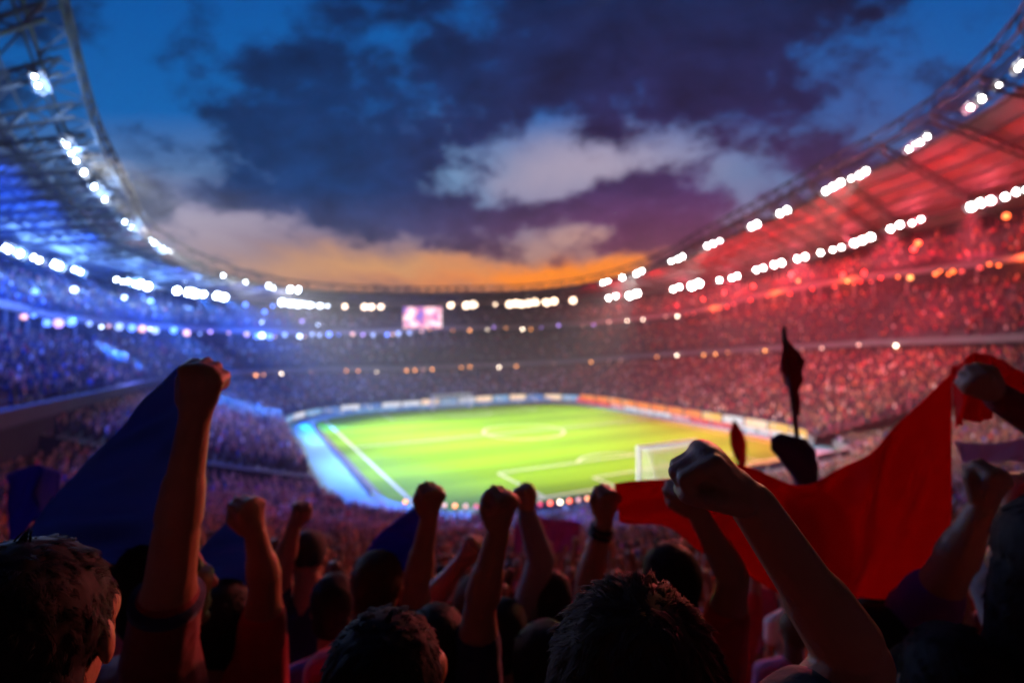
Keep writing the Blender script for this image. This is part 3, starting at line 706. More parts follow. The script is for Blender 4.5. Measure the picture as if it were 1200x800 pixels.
UP = Vector((0, 0, 1))
def make_person(name, Hd, yaw, fz, arms, shirt='black', hair='hair_black', skin='skin', voxel=.006, long_sleeve=False, strands=0, hair_style='short', trim=None, scale=1.0, at_origin=None, head_tilt=0.0, part_labels=None):
    """arms: {'R': (elbow, wrist, hand_kind)}; absent arms hang down. All joints in world space."""
    f = Vector((math.sin(yaw), math.cos(yaw), 0)); r = Vector((math.cos(yaw), -math.sin(yaw), 0)); k = scale
    N = Hd - UP * .20 * k - f * .03 * k
    base = Vector((N.x, N.y, fz)) if at_origin is None else at_origin
    sk, sh, tr, hr = MB(), MB(), MB(), MB()
    # head with a face
    hu = (UP + f * head_tilt).normalized(); hf = (f - hu * f.dot(hu)).normalized()
    q = lambda a, b, c: Hd + r * a * k + hf * b * k + hu * c * k
    sk.ell(q(0, -.012, .03), r * .074 * k, hf * .094 * k, hu * .093 * k, 20, 12)
    sk.ell(q(0, .03, -.045), r * .058 * k, hf * .066 * k, hu * .07 * k, 16, 10)
    sk.capsule(q(-.035, .074, .025), q(.035, .074, .025), .018 * k, .018 * k)
    sk.capsule(q(0, .09, .012), q(0, .108, -.022), .010 * k, .014 * k); sk.capsule(q(-.012, .094, -.026), q(.012, .094, -.026), .009 * k, .009 * k)
    sk.capsule(q(-.02, .086, -.055), q(.02, .086, -.055), .009 * k, .009 * k); sk.capsule(q(-.019, .084, -.066), q(.019, .084, -.066), .009 * k, .009 * k)
    sk.ell(q(0, .078, -.098), r * .024 * k, hf * .02 * k, hu * .018 * k)
    for s_ in (-1, 1):
        sk.ell(q(s_ * .077, -.008, -.005), (r * .010 * s_ - f * .006) * k, hf * .017 * k, hu * .029 * k, 12, 8)
        sk.ell(q(s_ * .050, .052, .014), r * .022 * k, hf * .032 * k, hu * .03 * k); sk.ell(q(s_ * .046, .056, -.018), r * .020 * k, hf * .016 * k, hu * .02 * k)
    sk.capsule(N - UP * .02 * k, q(0, -.018, -.06), .063 * k, .054 * k, r, .95, 14)
    # trunk
    chest = N - UP * .19 * k + f * .01; waist = N - UP * .42 * k; pel = N - UP * .58 * k
    for mbx, g in ((sk, -.004), (sh, .014)):
        mbx.ell(chest, r * (.165 + g) * k, f * (.108 + g) * k, UP * (.20 + g) * k, 18, 12)
        mbx.ell(waist, r * (.145 + g) * k, f * (.098 + g) * k, UP * (.20 + g) * k, 18, 12)
    sk.ell(pel, r * .155 * k, f * .105 * k, UP * .13 * k); sh.ell(pel - UP * .02, r * .172 * k, f * .124 * k, UP * .12 * k, 18, 10)
    hand_geo = []
    for s_, nm in ((-1, 'L'), (1, 'R')):
        S = N + r * .175 * s_ * k - UP * .075 * k
        if nm in arms:
            E, W, hk = arms[nm][:3]
            if E.z > S.z: S = S + UP * .045 * k - r * s_ * .02 * k
            if len(arms[nm]) > 3 and arms[nm][3] is not None: S = arms[nm][3]
        else:
            E = S - UP * .29 * k + r * s_ * .05 * k - f * .02; W = E - UP * .25 * k + f * .07 * k; hk = 'rest'
        for mbx, g in ((sk, 0), (sh, .014)):
            mbx.capsule(N - UP * .015 * k + r * s_ * .03, S + UP * .005, (.05 + g) * k, (.055 + g) * k, f, 1, 12)
            mbx.ell(S, r * (.06 + g) * k, f * (.06 + g) * k, UP * (.06 + g) * k)
            mbx.capsule(S, chest + r * s_ * .08 * k, (.06 + g) * k, (.09 + g) * k, f, 1, 12)
        ax = (W - E).normalized()
        sk.capsule(S, E, .053 * k, .041 * k, None, 1, 14); sk.ell(S.lerp(E, .48) , *[v * .052 * k for v in (r, f)], (E - S).normalized() * .12 * k)
        wv = ax.cross(f) if abs(ax.dot(f)) < .9 else r
        sk.capsule(E, W, .041 * k, .0285 * k, wv, .92, 14); sk.capsule(E.lerp(W, .12), E.lerp(W, .42), .046 * k, .041 * k, wv, .9, 14)
        if long_sleeve:
            sh.capsule(S, E, .066 * k, .053 * k, None, 1, 12); sh.capsule(E, E.lerp(W, .93), .055 * k, .04 * k, None, 1, 12)
        else:
            sh.capsule(S, S.lerp(E, .42), .07 * k, .064 * k, None, 1, 12)
        if trim and nm in trim:
            hand_geo.append((S.lerp(E, .40), (E - S).normalized(), nm))
        # hand: back of a raised fist faces back and outwards
        up = ax.z > 0
        if hk == 'fist': fist(sk, W, ax, (-f * .75 + r * s_ * .65), (-r * s_ * .65 - f * .75 if up else f))
        elif hk == 'turned': fist(sk, W, (ax - r * .25).normalized(), (r * .35 + UP * .8 - f * .1), (-f * .9 - UP * .2))
        elif hk == 'open': open_hand(sk, W, ax, -f, -r * s_)
        else: fist(sk, W, ax, r * s_, f)
    # legs
    hipz = pel.z - .05
    for s_ in (-1, 1):
        hp = pel + r * s_ * .09 * k - UP * .05; an = Vector((base.x, base.y, fz + .09)) + r * s_ * .11; kn = hp.lerp(an, .5) + f * .035
        for mbx, g in ((sk, -.006), (tr, .012)):
            mbx.capsule(hp, kn, .088 + g, .056 + g, None, 1, 12); mbx.capsule(kn, an + (UP * .0), .054 + g, .040 + g, None, 1, 12)
        sk.capsule(an - UP * .035 - f * .03, an - UP * .055 + f * .13, .04, .032, r, .8)
    tr.ell(pel, r * .168 * k, f * .118 * k, UP * .13 * k)
    body = remeshed(sk, name, M[skin], voxel, 2 if voxel > .006 else 4)
    root = link(name, body)
    def child(nm, me):
        o = bpy.data.objects.new(nm, me); C.objects.link(o); o.parent = root; return o
    child('shirt', remeshed(sh, 'shirt', M['shirt ' + shirt], max(.008, voxel), 3))
    child('trousers', remeshed(tr, 'trousers', M['denim'], max(.012, voxel), 2))
    if trim:
        for c_, ax, nm in hand_geo:
            tb = MB(); tb.rod(c_ + ax * .012, c_ + ax * .034, .0665 * k, 28); o_ = child('sleeve_trim', tb.mesh('sleeve_trim', M['shirt navy'], True))
    # hair
    cst = q(0, -.024, .042)
    if hair_style != 'cap':
        hr.ell(cst, r * .0835 * k, hf * .097 * k, hu * .096 * k, 22, 14); hr.ell(q(0, -.055, -.02), r * .07 * k, hf * .055 * k, hu * .07 * k, 16, 10)
        if hair_style == 'long':
            hr.capsule(q(0, -.06, .0), q(0, -.075, -.22), .085 * k, .10 * k, r, .6, 14)
        hme = remeshed(hr, 'hair', M[hair], max(.0055, voxel), 1)
        amp_ = 1.0 if hair_style != 'messy' else 1.5
        off = Hd * 3.7
        for v_ in hme.vertices:
            c3 = v_.co - Hd
            dn = MN.noise(c3 * 22 + off) * .0035 + MN.noise(c3 * Vector((120, 120, 80)) + off) * .0016
            v_.co += v_.normal * dn * amp_
        hme.update()
        if strands:
            rg = random.Random(hash(name) % 1000 + int(abs(Hd.x) * 1000)); vs = [tuple(v.co) for v in hme.vertices]; fs = [tuple(p.vertices) for p in hme.polygons]
            crown = q(.012, -.05, .135)
            pts = [(p.center.copy(), p.normal.copy()) for p in hme.polygons]
            # surface lies outside the face
            pts = [x for x in pts if (x[0] - Hd).dot(hf) < .075 * k]
            nper = 14
            for _ in range(strands // nper):
                c_, nv_ = rg.choice(pts); away = (c_ - crown); away = away - nv_ * away.dot(nv_)
                if away.length < .004: away = Vector((rg.uniform(-1, 1), rg.uniform(-1, 1), 0))
                away.normalize(); side = nv_.cross(away)
                ph = MN.noise(c_ * 22 + off) * 1.1
                dr = (away + side * (ph + rg.uniform(-.3, .3)) + nv_ * rg.uniform(.30, .62)).normalized()
                Ln = rg.uniform(.016, .034) * (1.15 if hair_style == 'messy' else .72); tip = c_ + dr * Ln
                for _k in range(nper):
                    rt = c_ + away * rg.uniform(-.008, .006) + side * rg.uniform(-.0075, .0075) - nv_ * .003
                    en = tip + side * rg.gauss(0, .0018) + away * rg.gauss(0, .003) + nv_ * rg.gauss(0, .001); ax_ = en - rt
                    w_ = ax_.cross(nv_).normalized() * rg.uniform(.0006, .0010); b0 = len(vs)
                    for st_ in range(4):
                        t = st_ / 3; pp = rt + ax_ * t + nv_ * (.006 * t * (1 - t)) - nv_ * (.007 * t * t); ww = w_ * (1 - .85 * t)
                        vs += [tuple(pp - ww), tuple(pp + ww)]
                    fs += [(b0 + 2 * j, b0 + 2 * j + 1, b0 + 2 * j + 3, b0 + 2 * j + 2) for j in range(3)]
            hme = mesh_from(vs, fs, 'hair', M[hair], True)
        child('hair', hme)
    else:
        hr.ell(q(0, -.015, .05), r * .087 * k, hf * .102 * k, hu * .088 * k, 20, 12); hr.ell(q(0, .11, .055), r * .065 * k, hf * .06 * k, hu * .01 * k, 16, 8)
        child('cap', remeshed(hr, 'cap', M['shirt black'], max(.006, voxel), 2))
    eb = MB()
    for s_ in (-1, 1): 
        eb = MB(); eb.ell(q(s_ * .032, .072, .005), r * .0135 * k, hf * .014 * k, hu * .0125 * k, 10, 8); child('eye', eb.mesh('eye', M['eye'], True))
    return root

def step_z(p):
    u_ = (p - PC).dot(U); v_ = (p - PC).dot(V); d_ = math.hypot(u_ - NC[0], v_ - NC[1]) - RR if v_ < NC[1] else -u_ - HN
    return row_z(d_), d_

FG = [
 # head px,py,Z, yaw(deg), arms, kwargs, label
 dict(h=(38, 757, .62), yaw=-20, arms={}, kw=dict(shirt='black', hair='hair_black', strands=13000, voxel=.0045, skin='skin'), label='dark haired person in black close to the camera below the big blue flag'),
 dict(h=(196, 692, 1.24), yaw=32, arms={'R': ((207, 622, .99), (229, 487, .965), 'fist', (188, 768, 1.08))}, kw=dict(shirt='dark red', trim='R', voxel=.0045, strands=3500), label='person in dark red shirt holding the big blue flag in a high raised fist'),
 dict(h=(262, 732, 1.5), yaw=-18, arms={'R': ((311, 682, 1.42), (299, 624, 1.38), 'fist', (306, 756, 1.47))}, kw=dict(shirt='bright red', voxel=.005, strands=3500, hair='hair_black'), label='person in bright red shirt, arm straight up, behind the tall raised arm'),
 dict(h=(362, 655, 2.35), yaw=0, arms={'L': ((334, 655, 2.2), (345, 614, 2.15), 'fist')}, kw=dict(shirt='navy', voxel=.007, hair_style='cap'), label='person in dark cap and navy shirt with dark fist raised before the track'),
 dict(h=(445, 690, 1.72), yaw=6, arms={'R': ((489, 680, 1.62), (503, 606, 1.55), 'fist', (483, 738, 1.66))}, kw=dict(shirt='crimson', voxel=.005, hair='hair_brown', strands=3500), label='person in crimson shirt with fist raised against the grass'),
 dict(h=(458, 813, .80), yaw=14, arms={}, kw=dict(shirt='black', voxel=.0045, hair='hair_black', strands=15000), label='dark haired head with lit cheek in front of the crimson shirt'),
 dict(h=(512, 765, 1.36), yaw=-6, arms={'R': ((563, 708, 1.27), (584, 622, 1.22), 'fist', (556, 782, 1.33))}, kw=dict(shirt='navy', voxel=.005, strands=1500), label='person in navy shirt, bare arm up beside the dark haired head'),
 dict(h=(645, 706, 2.0), yaw=0, arms={'L': ((634, 655, 1.95), (617, 600, 1.93), 'fist')}, kw=dict(shirt='grey', voxel=.007, long_sleeve=True, strands=1500), label='dark haired person in long grey sleeve with slim raised arm left of the brown hair'),
 dict(h=(556, 712, 2.05), yaw=-8, arms={'L': ((509, 700, 1.86), (541, 657, 1.82), 'fist')}, kw=dict(shirt='dark red', voxel=.007, strands=750, hair='hair_brown'), label='person bending one arm up between two higher raised fists'),
 dict(h=(742, 735, 1.75), yaw=14, arms={'R': ((688, 690, 1.63), (708, 609, 1.58), 'fist', (700, 755, 1.7))}, kw=dict(shirt='black', voxel=.005), label='person gripping the left end of the long red flag, wearing a bracelet'),
 dict(h=(745, 832, .52), yaw=14, arms={'R': ((1006, 776, .66), (881, 590, .63), 'turned', (905, 905, .60))}, kw=dict(shirt='black', voxel=.004, hair='hair_brown', strands=30000), label='brown haired person nearest the camera with huge bent arm and turned fist'),
 dict(h=(786, 688, 1.5), yaw=10, arms={'R': ((860, 676, 1.40), (817, 600, 1.36), 'fist', (846, 748, 1.5))}, kw=dict(shirt='bright red', voxel=.005, strands=3500), label='dark haired person in red behind the big bent arm, hand on the red flag'),
 dict(h=(1030, 770, 1.3), yaw=25, arms={'R': ((1116, 662, 1.2), (1150, 596, 1.17), 'fist', (1078, 722, 1.27))}, kw=dict(shirt='purple', voxel=.005, strands=1500), label='person in purple shirt with fist raised right of the red flag'),
 dict(h=(1232, 665, .95), yaw=45, arms={}, kw=dict(shirt='black', voxel=.006, hair='hair_black', hair_style='long', strands=3750), label='person with long dark hair at the edge beside the purple sleeved fist'),
 dict(h=(1320, 560, 1.5), yaw=10, arms={'L': ((1248, 515, 1.45), (1166, 462, 1.38), 'fist')}, kw=dict(shirt='dark red', voxel=.006, long_sleeve=True), label='person reaching in from the edge to hold the top of the red flag'),
 dict(h=(132, 664, 2.1), yaw=-20, arms={}, kw=dict(shirt='pink', voxel=.007, strands=1500), label='person in pink shirt between the close dark head and the tall arm'),
 dict(h=(1222, 610, 1.9), yaw=30, arms={'L': ((1185, 640, 1.7), (1186, 590, 1.68), 'fist')}, kw=dict(shirt='grey', voxel=.008), label='person with low raised fist before the lilac banner'),
 dict(h=(392, 712, 1.95), yaw=-8, arms={}, kw=dict(shirt='purple', voxel=.007, strands=1500), label='dark haired person in purple between the red and crimson shirts'),
 dict(h=(640, 790, 1.25), yaw=4, arms={}, kw=dict(shirt='grey', voxel=.006, strands=1350), label='person in grey shirt beside the brown hair of the nearest person'),
 dict(h=(590, 745, 1.75), yaw=0, arms={}, kw=dict(shirt='black', voxel=.007, strands=1500), label='person in black behind the bare arm of the navy shirt'),
 dict(h=(1118, 815, .95), yaw=38, arms={}, kw=dict(shirt='black', voxel=.006, strands=3500), label='dark head low in front of the purple shirt'),
]
taken = []
for p in FG:
    Hd = at(*p['h']); fz, _ = step_z(Hd)
    arms = {k: (at(*v[0]), at(*v[1]), v[2], at(*v[3]) if len(v) > 3 else None) for k, v in p['arms'].items()}
    o = make_person('person', Hd, R_(p['yaw']), fz, arms, **p['kw'])
    tag(o, p['label'], 'person', 'fans closest to the camera'); taken.append((Hd.x, Hd.y))
    if 'bracelet' in p['label']:
        E, W = arms['R'][0], arms['R'][1]; ax = (W - E).normalized()
        for t in (.78, .86):
            c_ = E.lerp(W, t); tb = MB(); tb.rod(c_, c_ + ax * .012, .037, 24)
            b_ = link('bracelet', tb.mesh('bracelet', M['shirt black'], True)); b_.parent = o

# fans further down the near terrace: a few poses, copied part by part
def template(pose, shirtlong=False):
    Hd = Vector((0, .03, 1.63)); S = {'L': Vector((-.175, 0, 1.36)), 'R': Vector((.175, 0, 1.36))}
    a = {}
    if pose in ('left fist up', 'both arms up'): a['L'] = (Vector((-.24, .06, 1.62)), Vector((-.20, .08, 1.87)), 'fist')
    if pose in ('right fist up', 'both arms up'): a['R'] = (Vector((.24, .06, 1.62)), Vector((.21, .1, 1.87)), 'fist')
    if pose == 'hands open overhead': a = {'L': (Vector((-.27, .08, 1.55)), Vector((-.25, .12, 1.80)), 'open'), 'R': (Vector((.27, .08, 1.55)), Vector((.25, .12, 1.80)), 'open')}
    if pose == 'hands clapping': a = {'L': (Vector((-.25, .1, 1.15)), Vector((-.05, .28, 1.28)), 'open'), 'R': (Vector((.25, .1, 1.15)), Vector((.05, .28, 1.28)), 'open')}
    o = make_person('person', Hd, 0, 0.0, a, voxel=.013, at_origin=Vector((0, 0, 0)))
    return o
poses = ['left fist up', 'right fist up', 'both arms up', 'hands open overhead', 'hands clapping', 'arms down']
temps = [template(p) for p in poses]
rr = random.Random(11)
slots = []
for k in range(nr):
    dmid = (row_edges[k] + row_edges[k + 1]) / 2
    r = RR + dmid
    La = math.asin(min(1, 40.5 / r)) * r; Lt = La + 2 * (HV - RR) + R_(58) * r
    x = rr.uniform(0, .5)
    while x < Lt:
        p = terr_pt(x / Lt, dmid + rr.uniform(-.12, .12), zprof(dmid)); x += rr.uniform(.5, .68)
        if p.y < 1.2: continue
        slots.append((p.y, p))
slots.sort(key=lambda q: q[0])
def view_px(p): return 600 + F * p.x / p.y
near_slots = []; far_slots = []
for z, p in slots:
    px = view_px(p)
    if px < -150 or px > 1350: 
        continue
    if any((p.x - a) ** 2 + (p.y - b) ** 2 < .40 ** 2 for a, b in taken): continue
    if z < 2.7 and abs(px-600) < 680: continue
    if z < 3.4 and rr.random() < .35: continue
    if len(near_slots) < 262 and -30 < px < 1230: near_slots.append(p)
    else: far_slots.append(p)
zone = lambda px: 'by the blue flags' if px < 260 else 'below the track corner' if px < 430 else 'below the pitch corner' if px < 620 else 'below the near goal' if px < 800 else 'beneath the red flag' if px < 1110 else 'near the lilac banner'
hairs = {'hair_black': 'black', 'hair_brown': 'brown', 'hair_fair': 'fair', 'hair_grey': 'grey'}
shirts = ['dark red', 'bright red', 'crimson', 'navy', 'royal blue', 'white', 'grey', 'orange', 'purple', 'pink', 'black', 'sky blue']
used = set()
def recolor(o, m):
    o.material_slots[0].link = 'OBJECT'; o.material_slots[0].material = m
first = {i: True for i in range(len(poses))}
for p in near_slots:
    px = view_px(p)
    for _ in range(60):
        pi = rr.choice([0, 1, 2, 2, 3, 4, 5, 5, 5, 0, 1]); hi = rr.choice(['hair_black', 'hair_black', 'hair_brown', 'hair_brown', 'hair_fair', 'hair_grey'])
        cand = shirts if px < 700 else ['dark red', 'bright red', 'crimson', 'orange', 'pink', 'purple', 'white', 'navy', 'black', 'grey']
        sh = rr.choice(cand); lab = f'fan in {sh} shirt with {hairs[hi]} hair, {poses[pi]}, {zone(px)}'
        if lab not in used: break
    used.add(lab)
    src = temps[pi]
    if first[pi]: o = src; kids = list(src.children); first[pi] = False
    else:
        o = src.copy(); C.objects.link(o); kids = []
        for ch in src.children:
            c_ = ch.copy(); C.objects.link(c_); c_.parent = o; kids.append(c_)
    tag(o, lab, 'person', 'fans on the near terrace')
    o.location = p; o.rotation_euler = (0, 0, rr.uniform(-.35, .35) + (-.2 if px < 600 else .1)); sc_ = rr.uniform(.92, 1.06); o.scale = (sc_,) * 3
    recolor(o, M['skin' if rr.random() < .7 else 'skin_dark'])
    for c_ in kids:
        nm = c_.name.split('.')[0]
        if nm == 'shirt': recolor(c_, M['shirt ' + sh])
        elif nm == 'hair': recolor(c_, M[hi])

# ------------------------------------------------------------------ the mass of spectators: one object
def lowpoly(kind):
    """small figure facing +Y; returns verts, faces, role per vert (0 skin, 1 shirt, 2 legs, 3 hair)"""
    mb = MB(); role = []
    def pad(rl): role.extend([rl] * (len(mb.v) - len(role)))
    mb.capsule((-.09, 0, .08), (-.09, 0, .8), .07, .09, None, 1, 5, 1); mb.capsule((.09, 0, .08), (.09, 0, .8), .07, .09, None, 1, 5, 1); pad(2)
    mb.capsule((0, 0, .85), (0, .01, 1.32), .15, .19, (1, 0, 0), .62, 8, 2); pad(1)
    mb.ell((0, .03, 1.60), (.08, 0, 0), (0, .095, 0), (0, 0, .115), 8, 6); pad(0)
    mb.ell((0, .0, 1.65), (.086, 0, 0), (0, .09, 0), (0, 0, .095), 8, 5); pad(3)
    if kind == 1:
        mb.capsule((.2, 0, 1.36), (.25, .04, 1.62), .06, .05, None, 1, 5, 1); pad(1); mb.capsule((.25, .04, 1.62), (.2, .06, 1.93), .045, .045, None, 1, 5, 1); pad(0)
    elif kind == 2:
        for s_ in (-1, 1):
            mb.capsule((s_ * .2, 0, 1.36), (s_ * .27, .04, 1.6), .06, .05, None, 1, 5, 1); pad(1); mb.capsule((s_ * .27, .04, 1.6), (s_ * .22, .06, 1.9), .045, .045, None, 1, 5, 1); pad(0)
    else:
        for s_ in (-1, 1):
            mb.capsule((s_ * .21, 0, 1.36), (s_ * .27, .02, 1.1), .06, .05, None, 1, 5, 1); pad(1); mb.capsule((s_ * .27, .02, 1.1), (s_ * .16, .2, 1.05), .045, .04, None, 1, 5, 1); pad(0)
    return np.array([tuple(v) for v in mb.v]), mb.f, np.array(role)
def tiny(kind):
    mb = MB(); role = []
    def pad(rl): role.extend([rl] * (len(mb.v) - len(role)))
    mb.abox((0, 0, .42), .3, .22, .84); pad(2)
    mb.capsule((0, 0, .9), (0, 0, 1.3), .15, .21, (1, 0, 0), .6, 6, 1); pad(1)
    mb.ell((0, .02, 1.62), (.1, 0, 0), (0, .1, 0), (0, 0, .13), 6, 4); pad(0)
    if kind == 1: mb.capsule((.22, 0, 1.35), (.22, .05, 1.9), .06, .05, None, 1, 4, 1); pad(0)
    return np.array([tuple(v) for v in mb.v]), mb.f, np.array(role)
seats = []      # (x, y, z, yaw, detail, zone)
for p in far_slots:
    if rr.random() < .03: continue
    seats.append((p.x, p.y, p.z, 0 - math.atan2(p.x, p.y) * .3, 1 if p.y < 30 else 0, 'near'))
def fill(s0, s1, da, db, zf, nrow, spacing, occ):
    for r in range(nrow):
        s = s0 + rr.uniform(0, .8)
        while s < s1:
            a, b = da(s), db(s); t = (r + .55) / nrow; d = a + (b - a) * t
            n_ = path(s)[1]; st = spacing
            p_, nn = path(s); curved = not (abs(nn[0]) > .999 or abs(nn[1]) > .999)
            if curved: st = spacing * RR / (RR + d)
            if rr.random() < occ and abs(((s * 1.0) % 17) - 8) > .35:
                zc = zf(s, a + (b - a) * (r + .5) / nrow); p = ring(s + rr.uniform(-.3, .3), d + rr.uniform(-.36, .36), zc + rr.uniform(-.12, .12)); nv = normal(s)
                if p.y > 2: seats.append((p.x, p.y, p.z, math.atan2(nv.x, -nv.y) if False else math.atan2(nv.x, -nv.y), 0, 'L' if s < 125 else 'F' if s < 190 else 'R'))
            s += st
for s0, s1 in ((66.5, 262),):
    fill(s0, s1, lambda s: .35, lambda s: d2(s) - .5, zlow, 26, .62, .95)
fill(60, 274, lambda s: d2(s) + .4, lambda s: d3(s) - 1.2, zmid, 15, .72, .6)
fill(75, 274, d3, dU, zupp, 14, .8, .5)
print('seats', len(seats))
pal = {'near': [(.3, .02, .03), (.5, .03, .03), (.05, .08, .4), (.7, .7, .7), (.02, .02, .03), (.5, .15, .04), (.3, .04, .25), (.1, .1, .1), (.55, .3, .1), (.02, .02, .03), (.03, .03, .08)],
       'L': [(.05, .12, .5), (.8, .8, .8), (.02, .03, .1), (.5, .04, .05), (.02, .02, .03), (.6, .4, .2), (.02, .02, .02), (.6, .2, .15), (.02, .03, .1)],
       'F': [(.05, .08, .3), (.7, .7, .7), (.03, .03, .05), (.35, .04, .05), (.03, .03, .04), (.06, .06, .07)],
       'R': [(.5, .03, .03), (.6, .06, .05), (.8, .75, .7), (.03, .01, .02), (.6, .25, .08), (.35, .03, .12), (.02, .02, .03), (.8, .5, .3), (.04, .02, .02)]}
hairp = [(.012, .009, .008), (.05, .025, .012), (.14, .08, .04), (.02, .02, .02)]; skinp = [(.42, .24, .16), (.3, .16, .1), (.14, .07, .045), (.5, .3, .22)]
T = {(1, 0): lowpoly(0), (1, 1): lowpoly(1), (1, 2): lowpoly(2), (0, 0): tiny(0), (0, 1): tiny(1)}
bins = {k: [] for k in T}
for q_ in seats:
    if q_[4]: bins[(1, rr.choice([0, 0, 1, 2]))].append(q_)
    else: bins[(0, 1 if rr.random() < .22 else 0)].append(q_)
AV, AC, loops, starts, totals = [], [], [], [], []; voff = 0; loff = 0
for k, lst in bins.items():
    if not lst: continue
    tv, tf, role = T[k]; n = len(lst); arr = np.array([q_[:4] for q_ in lst]); yaw = arr[:, 3] + rng.uniform(-.4, .4, n)
    sc2 = rng.uniform(.9, 1.08, n); cy, sy = np.cos(yaw), np.sin(yaw)
    X = tv[None, :, 0] * cy[:, None] - tv[None, :, 1] * sy[:, None]; Y = tv[None, :, 0] * sy[:, None] + tv[None, :, 1] * cy[:, None]
    P = np.stack([X * sc2[:, None] + arr[:, 0:1], Y * sc2[:, None] + arr[:, 1:2], tv[None, :, 2] * sc2[:, None] + arr[:, 2:3]], -1)
    AV.append(P.reshape(-1, 3))
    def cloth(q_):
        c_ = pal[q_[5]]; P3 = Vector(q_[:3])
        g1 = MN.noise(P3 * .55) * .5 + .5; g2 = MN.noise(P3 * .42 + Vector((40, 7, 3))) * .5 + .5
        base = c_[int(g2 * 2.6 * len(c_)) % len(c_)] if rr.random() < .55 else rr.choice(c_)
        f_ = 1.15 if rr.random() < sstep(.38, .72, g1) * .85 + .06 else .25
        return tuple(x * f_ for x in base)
    shc = np.array([cloth(q_) for q_ in lst]); hc = np.array([rr.choice(hairp) for _ in lst]); skc = np.array([rr.choice(skinp) for _ in lst]); lc = np.tile(np.array([[.03, .03, .06]]), (n, 1))
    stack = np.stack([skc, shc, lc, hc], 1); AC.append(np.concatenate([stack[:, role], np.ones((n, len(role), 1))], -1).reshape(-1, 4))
    flat = np.array([i for f_ in tf for i in f_]); ln = np.array([len(f_) for f_ in tf])
    loops.append((flat[None, :] + (np.arange(n) * len(tv))[:, None] + voff).reshape(-1)); totals.append(np.tile(ln, n)); voff += n * len(tv)
AV = np.concatenate(AV); AC = np.concatenate(AC); loops = np.concatenate(loops); totals = np.concatenate(totals); starts = np.concatenate([[0], np.cumsum(totals)[:-1]])
me = bpy.data.meshes.new('crowd'); me.vertices.add(len(AV)); me.vertices.foreach_set('co', AV.reshape(-1).astype(np.float32))
me.loops.add(len(loops)); me.loops.foreach_set('vertex_index', loops.astype(np.int32)); me.polygons.add(len(totals)); me.polygons.foreach_set('loop_start', starts.astype(np.int32)); me.polygons.foreach_set('loop_total', totals.astype(np.int32))
me.update(calc_edges=True); me.validate()
ca = me.color_attributes.new('clothes', 'FLOAT_COLOR', 'POINT'); ca.data.foreach_set('color', AC.reshape(-1).astype(np.float32))
m, nt, bs = new_mat('spectator'); at_ = nt.nodes.new('ShaderNodeVertexColor'); at_.layer_name = 'clothes'; nt.links.new(at_.outputs[0], bs.inputs['Base Color']); bs.inputs['Roughness'].default_value = .8
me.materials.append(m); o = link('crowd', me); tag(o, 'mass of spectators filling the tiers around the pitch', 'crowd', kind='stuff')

# ------------------------------------------------------------------ flags and banners
def patch(name, cols, m, label, cat, nx=40, ny=24, amp=.015, freq=4.0, seed=0, group=None, thick=.002):
    """cloth sheet: cols is a list of (top, bottom) points in (px, py, Z); folds run down the cloth"""
    tops = [at(*c[0]) for c in cols]; bots = [at(*c[1]) for c in cols]; mids = [at(*c[2]) if len(c) > 2 else None for c in cols]
    def spl(P, t):
        n = len(P) - 1; x = t * n; i = min(n - 1, int(x)); u = x - i
        p0, p1, p2, p3 = P[max(0, i - 1)], P[i], P[i + 1], P[min(n, i + 2)]
        return .5 * ((2 * p1) + (p2 - p0) * u + (2 * p0 - 5 * p1 + 4 * p2 - p3) * u * u + (3 * p1 - p0 - 3 * p2 + p3) * u ** 3)
    rg = random.Random(seed); ph = [rg.uniform(0, 6) for _ in range(6)]
    front = []
    for i in range(nx + 1):
        t = i / nx; A = spl(tops, t); B = spl(bots, t)
        for j in range(ny + 1):
            v = j / ny; p = A.lerp(B, v)
            w = math.sin(t * freq * 6.28 + ph[0] + v * 2.2) + .6 * math.sin(t * freq * 13 + v * 4 + ph[1]) + .5 * math.sin(v * 5 + t * 3 + ph[2]) + .35 * math.sin((t * 2 + v) * 11 + ph[3])
            env = min(1, 5 * v + .35) * min(1, 6 * t + .2, 6 * (1 - t) + .2)
            front.append(p + Vector((.25, 1, .1)) * amp * w * env)
    N = len(front); W_ = ny + 1
    back = [p + Vector((0, thick, 0)) for p in front]
    fs = []
    for i in range(nx):
        for j in range(ny):
            a = i * W_ + j; q = (a, a + 1, a + W_ + 1, a + W_); fs.append(q); fs.append(tuple(reversed([x + N for x in q])))
    for i in range(nx):
        for j in (0, ny):
            a = i * W_ + j; b = a + W_; fs.append((a, b, b + N, a + N))
    for j in range(ny):
        for i in (0, nx):
            a = i * W_ + j; fs.append((a, a + 1, a + 1 + N, a + N))
    o = link(name, mesh_from(front + back, fs, name, m, True)); return tag(o, label, cat, group)
RED = cloth_mat('red_cloth', (.62, .010, .007), .52); BLUE = cloth_mat('blue_cloth', (.05, .13, .40), .6); BLUE2 = cloth_mat('bright_blue_cloth', (.03, .05, .55), .4)
patch('flag', [((720, 566, 1.56), (726, 612, 1.58)), ((785, 561, 1.45), (795, 621, 1.46)), ((862, 543, 1.42), (850, 662, 1.43)), ((938, 570, 1.44), (930, 706, 1.44)), ((1000, 541, 1.45), (1000, 716, 1.45)), ((1055, 497, 1.44), (1060, 700, 1.43)), ((1115, 438, 1.42), (1112, 664, 1.42))],
      RED, 'long red flag stretched between two raised hands across the lower right', 'flag', 90, 46, .030, 2.6, 2)
